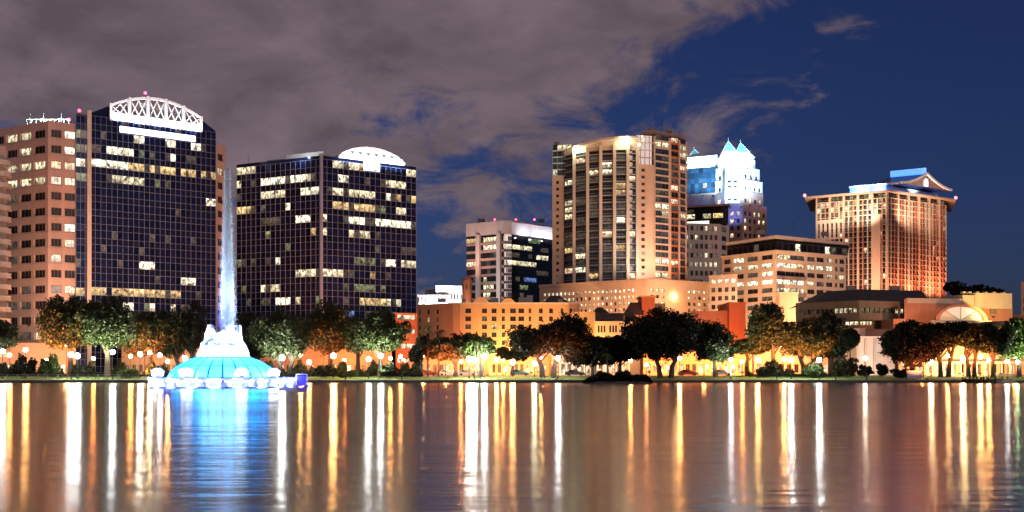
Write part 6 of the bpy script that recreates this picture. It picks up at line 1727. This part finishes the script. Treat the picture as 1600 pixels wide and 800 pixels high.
LAMPS = [
 (4, 549, 205, COOL, 420, 'white globe lamp at the left edge of the lake'),
 (40, 547, 209, ORG, 300, 'orange globe lamp above the dark rounded bush at left'),
 (111, 554, 204, COOL, 420, 'white globe lamp right of the bright green rounded bush, left of a twin'),
 (121, 556, 205, COOL, 320, 'white globe lamp right of the bright green rounded bush, right of a twin'),
 (176, 550, 204, COOL, 480, 'white globe lamp under the green-lit bushy tree'),
 (219, 553, 208, WWH, 420, 'warm white lamp, left of three before the rust-lit tree'),
 (234, 551, 210, (1.0, 0.70, 0.40), 620, 'warm lamp, middle of three before the rust-lit tree'),
 (250, 555, 208, WWH, 380, 'warm white lamp, right of three before the rust-lit tree'),
 (289, 560, 212, WWH, 160, 'small warm lamp close behind the left side of the fountain'),
 (441, 559, 206, COOL, 480, 'white globe lamp just right of the fountain dome'),
 (483, 566, 214, ORG, 160, 'small orange lamp above the blue service box'),
 (521, 556, 208, ORG, 480, 'orange lamp under the orange-lit tree right of the service box'),
 (576, 561, 205, COOL, 520, 'larger white lamp under the round-headed tree'),
 (595, 556, 208, COOL, 300, 'smaller white lamp right under the round-headed tree'),
 (626, 557, 214, ORG, 240, 'orange lamp between the round-headed tree and the palms'),
 (733, 561, 206, WWH, 440, 'white lamp, left of the pair in front of the hotel'),
 (741, 562, 206, COOL, 420, 'white lamp, right of the pair in front of the hotel'),
 (757, 557, 209, COOL, 260, 'white lamp beside the small feathery tree'),
 (801, 566, 215, ORG, 260, 'orange lamp under the left edge of the large domed tree'),
 (835, 568, 212, (0.8, 1.0, 0.7), 160, 'pale green lamp under the large domed tree'),
 (872, 560, 206, COOL, 460, 'white lamp under the right edge of the large domed tree'),
 (1010, 570, 224, ORG, 240, 'orange lamp seen behind the biggest dark tree'),
 (1142, 562, 206, COOL, 460, 'white lamp right of the dark tree under the loggia office'),
 (1184, 562, 209, (1.0, 0.62, 0.2), 380, 'orange-yellow lamp left of the two round white lamps'),
 (1236, 562, 205, COOL, 560, 'round white lamp, left one before the park house'),
 (1280, 562, 205, COOL, 560, 'round white lamp, right one before the park house'),
 (1352, 560, 214, WWH, 120, 'small warm lamp in front of the white stage house'),
 (1455, 566, 216, (1.0, 0.72, 0.4), 320, 'warm lamp at the left end of the amphitheatre'),
 (1505, 560, 218, (1.0, 0.66, 0.3), 520, 'brightest warm lamp in the middle of the amphitheatre'),
 (1574, 565, 204, COOL, 220, 'small white lamp beside the boat dock'),
 (104, 538, 222, ORG, 620, 'added tall orange lamp hidden inside the orange-lit tree by the pink stone wing'),  # lamps from here to the amphitheatre pair are added to light foliage
 (226, 534, 226, (1.0, 0.36, 0.12), 500, 'added tall reddish lamp hidden inside the rust-lit tree'),
 (506, 534, 226, (1.0, 0.36, 0.12), 620, 'added tall reddish lamp inside the orange-lit tree at the crested tower corner'),
 (1222, 541, 221, (1.0, 0.42, 0.14), 560, 'added tall orange lamp inside the tree left of the two round lamps'),
 (1256, 543, 222, (1.0, 0.42, 0.14), 460, 'added tall orange lamp inside the tree between the two round lamps'),
 (1482, 556, 224, (1.0, 0.55, 0.2), 560, 'added warm lamp among the bare trunks before the amphitheatre'),
 (1532, 558, 226, (1.0, 0.55, 0.2), 560, 'added warm lamp before the right part of the amphitheatre'),
 (696, 556, 226, (1.0, 0.40, 0.14), 300, 'small reddish lamp behind the small spreading tree'),
 (776, 562, 228, (1.0, 0.62, 0.2), 300, 'yellow lamp before the brightest part of the hotel'),
 (1590, 566, 206, (0.55, 1.0, 0.55), 140, 'greenish lamp at the right edge of the lake'),
]
for (px, py, d, col, s, lab) in LAMPS: street_lamp(px, py, d, col, s*(0.7, 0.95, 0.45, 0.8)[int(px) % 4], lab, (0.42, 0.5, 0.36, 0.45)[int(px) % 4])

ADDED_ROAD = [(15, 'leftmost added orange road lamp, beyond the tree cut by the left edge'), (72, 'added orange road lamp beyond the bright green rounded bush'), (146, 'added orange road lamp beyond the green-lit bushy tree'),
 (204, 'added orange road lamp left of the rust-lit tree'), (262, 'added orange road lamp right of the rust-lit tree'), (312, 'added orange road lamp close behind the fountain, left of the jet'), (396, 'added orange road lamp close behind the fountain, right of the jet'),
 (470, 'added orange road lamp beyond the pale green-lit tree'), (538, 'added orange road lamp beyond the yellow-green low bush'), (610, 'added orange road lamp beyond the round-headed tree'), (660, 'added orange road lamp beyond the conical tree and palms'),
 (720, 'added orange road lamp beyond the small spreading tree'), (786, 'added orange road lamp beyond the little dark tree by the hotel'), (845, 'added orange road lamp beyond the large domed tree'), (915, 'added orange road lamp by the left end of the colonnaded shop row'),
 (985, 'added orange road lamp by the right end of the colonnaded shop row'), (1062, 'added orange road lamp beyond the biggest dark tree'), (1100, 'added orange road lamp beyond the dark tree under the loggia office'), (1160, 'added orange road lamp beyond the small reddish tree'),
 (1225, 'added orange road lamp beyond the left round white lamp'), (1300, 'added orange road lamp beyond the dark greenish tree'), (1440, 'added orange road lamp by the kiosk'), (1545, 'added orange road lamp beyond the boat dock'), (1586, 'rightmost added orange road lamp')]
for i, (px, lab) in enumerate(ADDED_ROAD):  # road lamps added for an orange glow beneath the canopies
    d = 229 + (i*7 % 5)*1.6; h = 555 + (i*5 % 7)*1.6
    street_lamp(px, h, d, ((1.0, 0.36, 0.08), (1.0, 0.44, 0.12), (1.0, 0.28, 0.06))[i % 3], (420, 640, 320)[i % 3], lab, 0.36)

# ================================================================== SMALL THINGS
def car(px, d, rot, col, label):
    x, y = P(px, d); t = thing('parked_car', label, 'car', (x, y, 1.18), 'cars parked along the lakeside road')
    t.rotation_euler = (0, 0, rot)
    def bld(m_, name, mt, par=None):
        off = tuple(t['_o']); t['_o'] = (0.0, 0.0, 0.0); o = m_.build(name, mt, t); t['_o'] = off; return o
    prof = [(-2.2, 0.28), (2.2, 0.28), (2.25, 0.6), (2.1, 0.82), (1.1, 0.95), (0.45, 1.42), (-1.15, 1.45), (-1.85, 1.0), (-2.2, 0.92)]
    m_ = MB(); n = len(prof)
    def sx(z): return 0.86 if z < 1.0 else 0.68
    A = [(p[0], -sx(p[1]), p[1]) for p in prof]; B2 = [(p[0], sx(p[1]), p[1]) for p in prof]
    m_.poly(A); m_.poly(B2[::-1])
    for k in range(n): m_.quad(A[k], A[(k+1) % n], B2[(k+1) % n], B2[k])
    bld(m_, 'body', mat('car_paint', col, 0.25, 0.03, 1.0, spec=0.6))
    for s in (-1, 1):
        m_ = MB(); m_.poly([(0.95, s*0.80, 1.0), (0.42, s*0.70, 1.36), (-1.1, s*0.70, 1.38), (-1.6, s*0.80, 1.02)]); bld(m_, 'side_window', 'dark_win')
        for wx in (-1.35, 1.4):
            m_ = MB(); m_.tube([(wx, s*0.66, 0.32), (wx, s*0.90, 0.32)], [0.32, 0.32], 12); bld(m_, 'wheel', 'darkmetal')
    for s in (-1, 1): m_ = MB(); m_.box(2.15, 2.27, s*0.6-0.16, s*0.6+0.16, 0.58, 0.74); bld(m_, 'headlight', 'offwhite')
for i, (px, d, rot, col, lab) in enumerate((
 (647, 230, 0.0, (0.7, 0.7, 0.7), 'white parked car left of the palms'), (700, 231, 0.0, (0.72, 0.72, 0.74), 'white parked car under the small spreading tree'),
 (730, 229.5, 0.05, (0.5, 0.5, 0.52), 'silver parked car behind the white lamp pair'), (668, 231, 0.0, (0.25, 0.04, 0.03), 'dark red parked car behind the palms'),
 (812, 230, 0.0, (0.03, 0.25, 0.26), 'teal parked car under the large domed tree'), (898, 230, 0.0, (0.1, 0.1, 0.11), 'dark parked car by the colonnaded shop row'),
 (1128, 230, 0.0, (0.6, 0.55, 0.5), 'pale parked car under the loggia office'), (1075, 231, 0.0, (0.3, 0.05, 0.03), 'red parked car behind the biggest dark tree'))):
    car(px, d, rot, col, lab)
# railing along the left shore
rl = thing('railing', 'grey post-and-rail fence along the left shore', 'fence', (*P(-20, 202), 0.55))
x0, x1 = P(-20, 202)[0], P(232, 202)[0]; n = 16
for k in range(n+1):
    x = x0 + (x1-x0)*k/n; m_ = MB(); m_.box(x-0.06, x+0.06, 201.94, 202.06, 0.5, 1.62); m_.build('post', 'grey', rl)
    if k < n:
        for z in (0.95, 1.25, 1.56):
            m_ = MB(); m_.box(x+0.065, x0+(x1-x0)*(k+1)/n-0.065, 201.97, 202.03, z-0.035, z+0.035); m_.build('rail', 'grey', rl)
# kiosk
x, y = P(1427, 206); k_ = thing('ticket_kiosk', 'small open kiosk with a pale blue panel under the trees by the amphitheatre', 'kiosk', (x, y, gz(y)))
g0 = gz(y)
for sx in (-1.7, 1.7):
    for sy in (-0.9, 0.9): m_ = MB(); m_.box(x+sx-0.07, x+sx+0.07, y+sy-0.07, y+sy+0.07, g0-0.1, g0+2.35); m_.build('post', 'darkmetal', k_)
m_ = MB(); m_.hexa([(x-2, y-1.2, g0+2.36), (x+2, y-1.2, g0+2.36), (x+2, y+1.2, g0+2.36), (x-2, y+1.2, g0+2.36)], [(x-1.2, y-0.5, g0+2.8), (x+1.2, y-0.5, g0+2.8), (x+1.2, y+0.5, g0+2.8), (x-1.2, y+0.5, g0+2.8)]); m_.build('roof', 'darkroof', k_)
m_ = MB(); m_.box(x-1.5, x+1.5, y-0.6, y-0.5, g0+0.1, g0+1.5); m_.build('counter_panel', mat('pale_blue_panel', (0.35, 0.5, 0.62), 0.5, 0.1, 1), k_)
m_ = MB(); m_.box(x-1.6, x+1.6, y-0.85, y-0.4, g0+1.51, g0+1.58); m_.build('counter', 'offwhite', k_)
# dock and covered boat
x0, x1 = P(1514, 196)[0], P(1562, 196)[0]; dk = thing('boat_dock', 'low dark timber dock at the right-hand shore', 'dock', (x0, 196, 0))
n = 14
for k in range(n):
    a = x0+(x1-x0)*k/n; m_ = MB(); m_.box(a+0.02, a+(x1-x0)/n-0.02, 194.2, 199.6, 0.62, 0.72); m_.build('plank', mat('dock_plank', (0.07, 0.055, 0.045), 0.8, 0.3, 2.0) if k == 0 else 'bark', dk)
m_ = MB()
for yy in (194.6, 197, 199.3): m_.box(x0, x1, yy-0.1, yy+0.1, 0.40, 0.615)
m_.build('beam', 'bark', dk)
for k in range(5):
    for yy in (194.5, 199.2): m_ = MB(); a = x0+0.2+(x1-x0-0.4)*k/4; m_.tube([(a, yy, -1), (a, yy, 1.15)], [0.14, 0.13], 7); m_.build('pile', 'bark', dk)
x, y = P(1572, 194); bt = thing('covered_boat', 'small moored boat with a pale teal awning right of the dock', 'boat', (x, y, 0))
m_ = MB(); pf = [(-1.9, 0.0), (-1.2, -0.75), (1.5, -0.75), (1.7, 0.0), (1.5, 0.75), (-1.2, 0.75)]
i0 = [(x+a*0.85, y+c*0.8, -0.1) for a, c in pf]; i1 = [(x+a, y+c, 0.55) for a, c in pf]
for k in range(6): m_.quad(i0[k], i0[(k+1) % 6], i1[(k+1) % 6], i1[k])
m_.poly([(p[0], p[1], 0.38) for p in i1]); m_.build('hull', 'offwhite', bt)
for a, c in ((-1, -0.6), (1.3, -0.6), (-1, 0.6), (1.3, 0.6)): m_ = MB(); m_.tube([(x+a, y+c, 0.4), (x+a, y+c, 1.5)], [0.035]*2, 5); m_.build('awning_pole', 'mullion', bt)
m_ = MB(); m_.hexa([(x-1.3, y-0.8, 1.5), (x+1.6, y-0.8, 1.5), (x+1.6, y+0.8, 1.5), (x-1.3, y+0.8, 1.5)], [(x-1.2, y-0.4, 1.72), (x+1.5, y-0.4, 1.72), (x+1.5, y+0.4, 1.72), (x-1.2, y+0.4, 1.72)]); m_.build('awning', mat('teal_awning', (0.3, 0.62, 0.6), 0.7, 0.05, 1), bt)
m_ = MB(); m_.box(x-0.7, x+0.9, y-0.5, y+0.5, 0.39, 0.62); m_.build('bench', 'bark', bt)
# mooring posts on the seawall
for i, (px, h, lab) in enumerate(((1306, 1.5, 'dark mooring post on the seawall left of the ball-clipped tree'), (1354, 1.3, 'dark mooring post on the seawall in front of the stage house'), (1214, 1.2, 'dark mooring post on the seawall left of the round white lamps'), (540, 1.5, 'dark mooring post on the seawall left of the larger white lamp'), (628, 1.2, 'dark mooring post on the seawall under the orange lamp by the palms'))):
    x, y = P(px, 200.5); t = thing('mooring_post', lab, 'post', (x, y, 0.53), 'mooring posts on the seawall')
    m_ = MB(); m_.tube([(x, y, 0.5), (x, y, 0.53+h), (x, y, 0.56+h)], [0.13, 0.12, 0.06], 8); m_.build('shaft', 'darkmetal', t)
    m_ = MB(); m_.tube([(x, y, 0.53+h), (x, y, 0.62+h)], [0.19, 0.17], 8); m_.build('cap', 'darkmetal', t)

for o in C.objects:
    if '_o' in o: del o['_o']
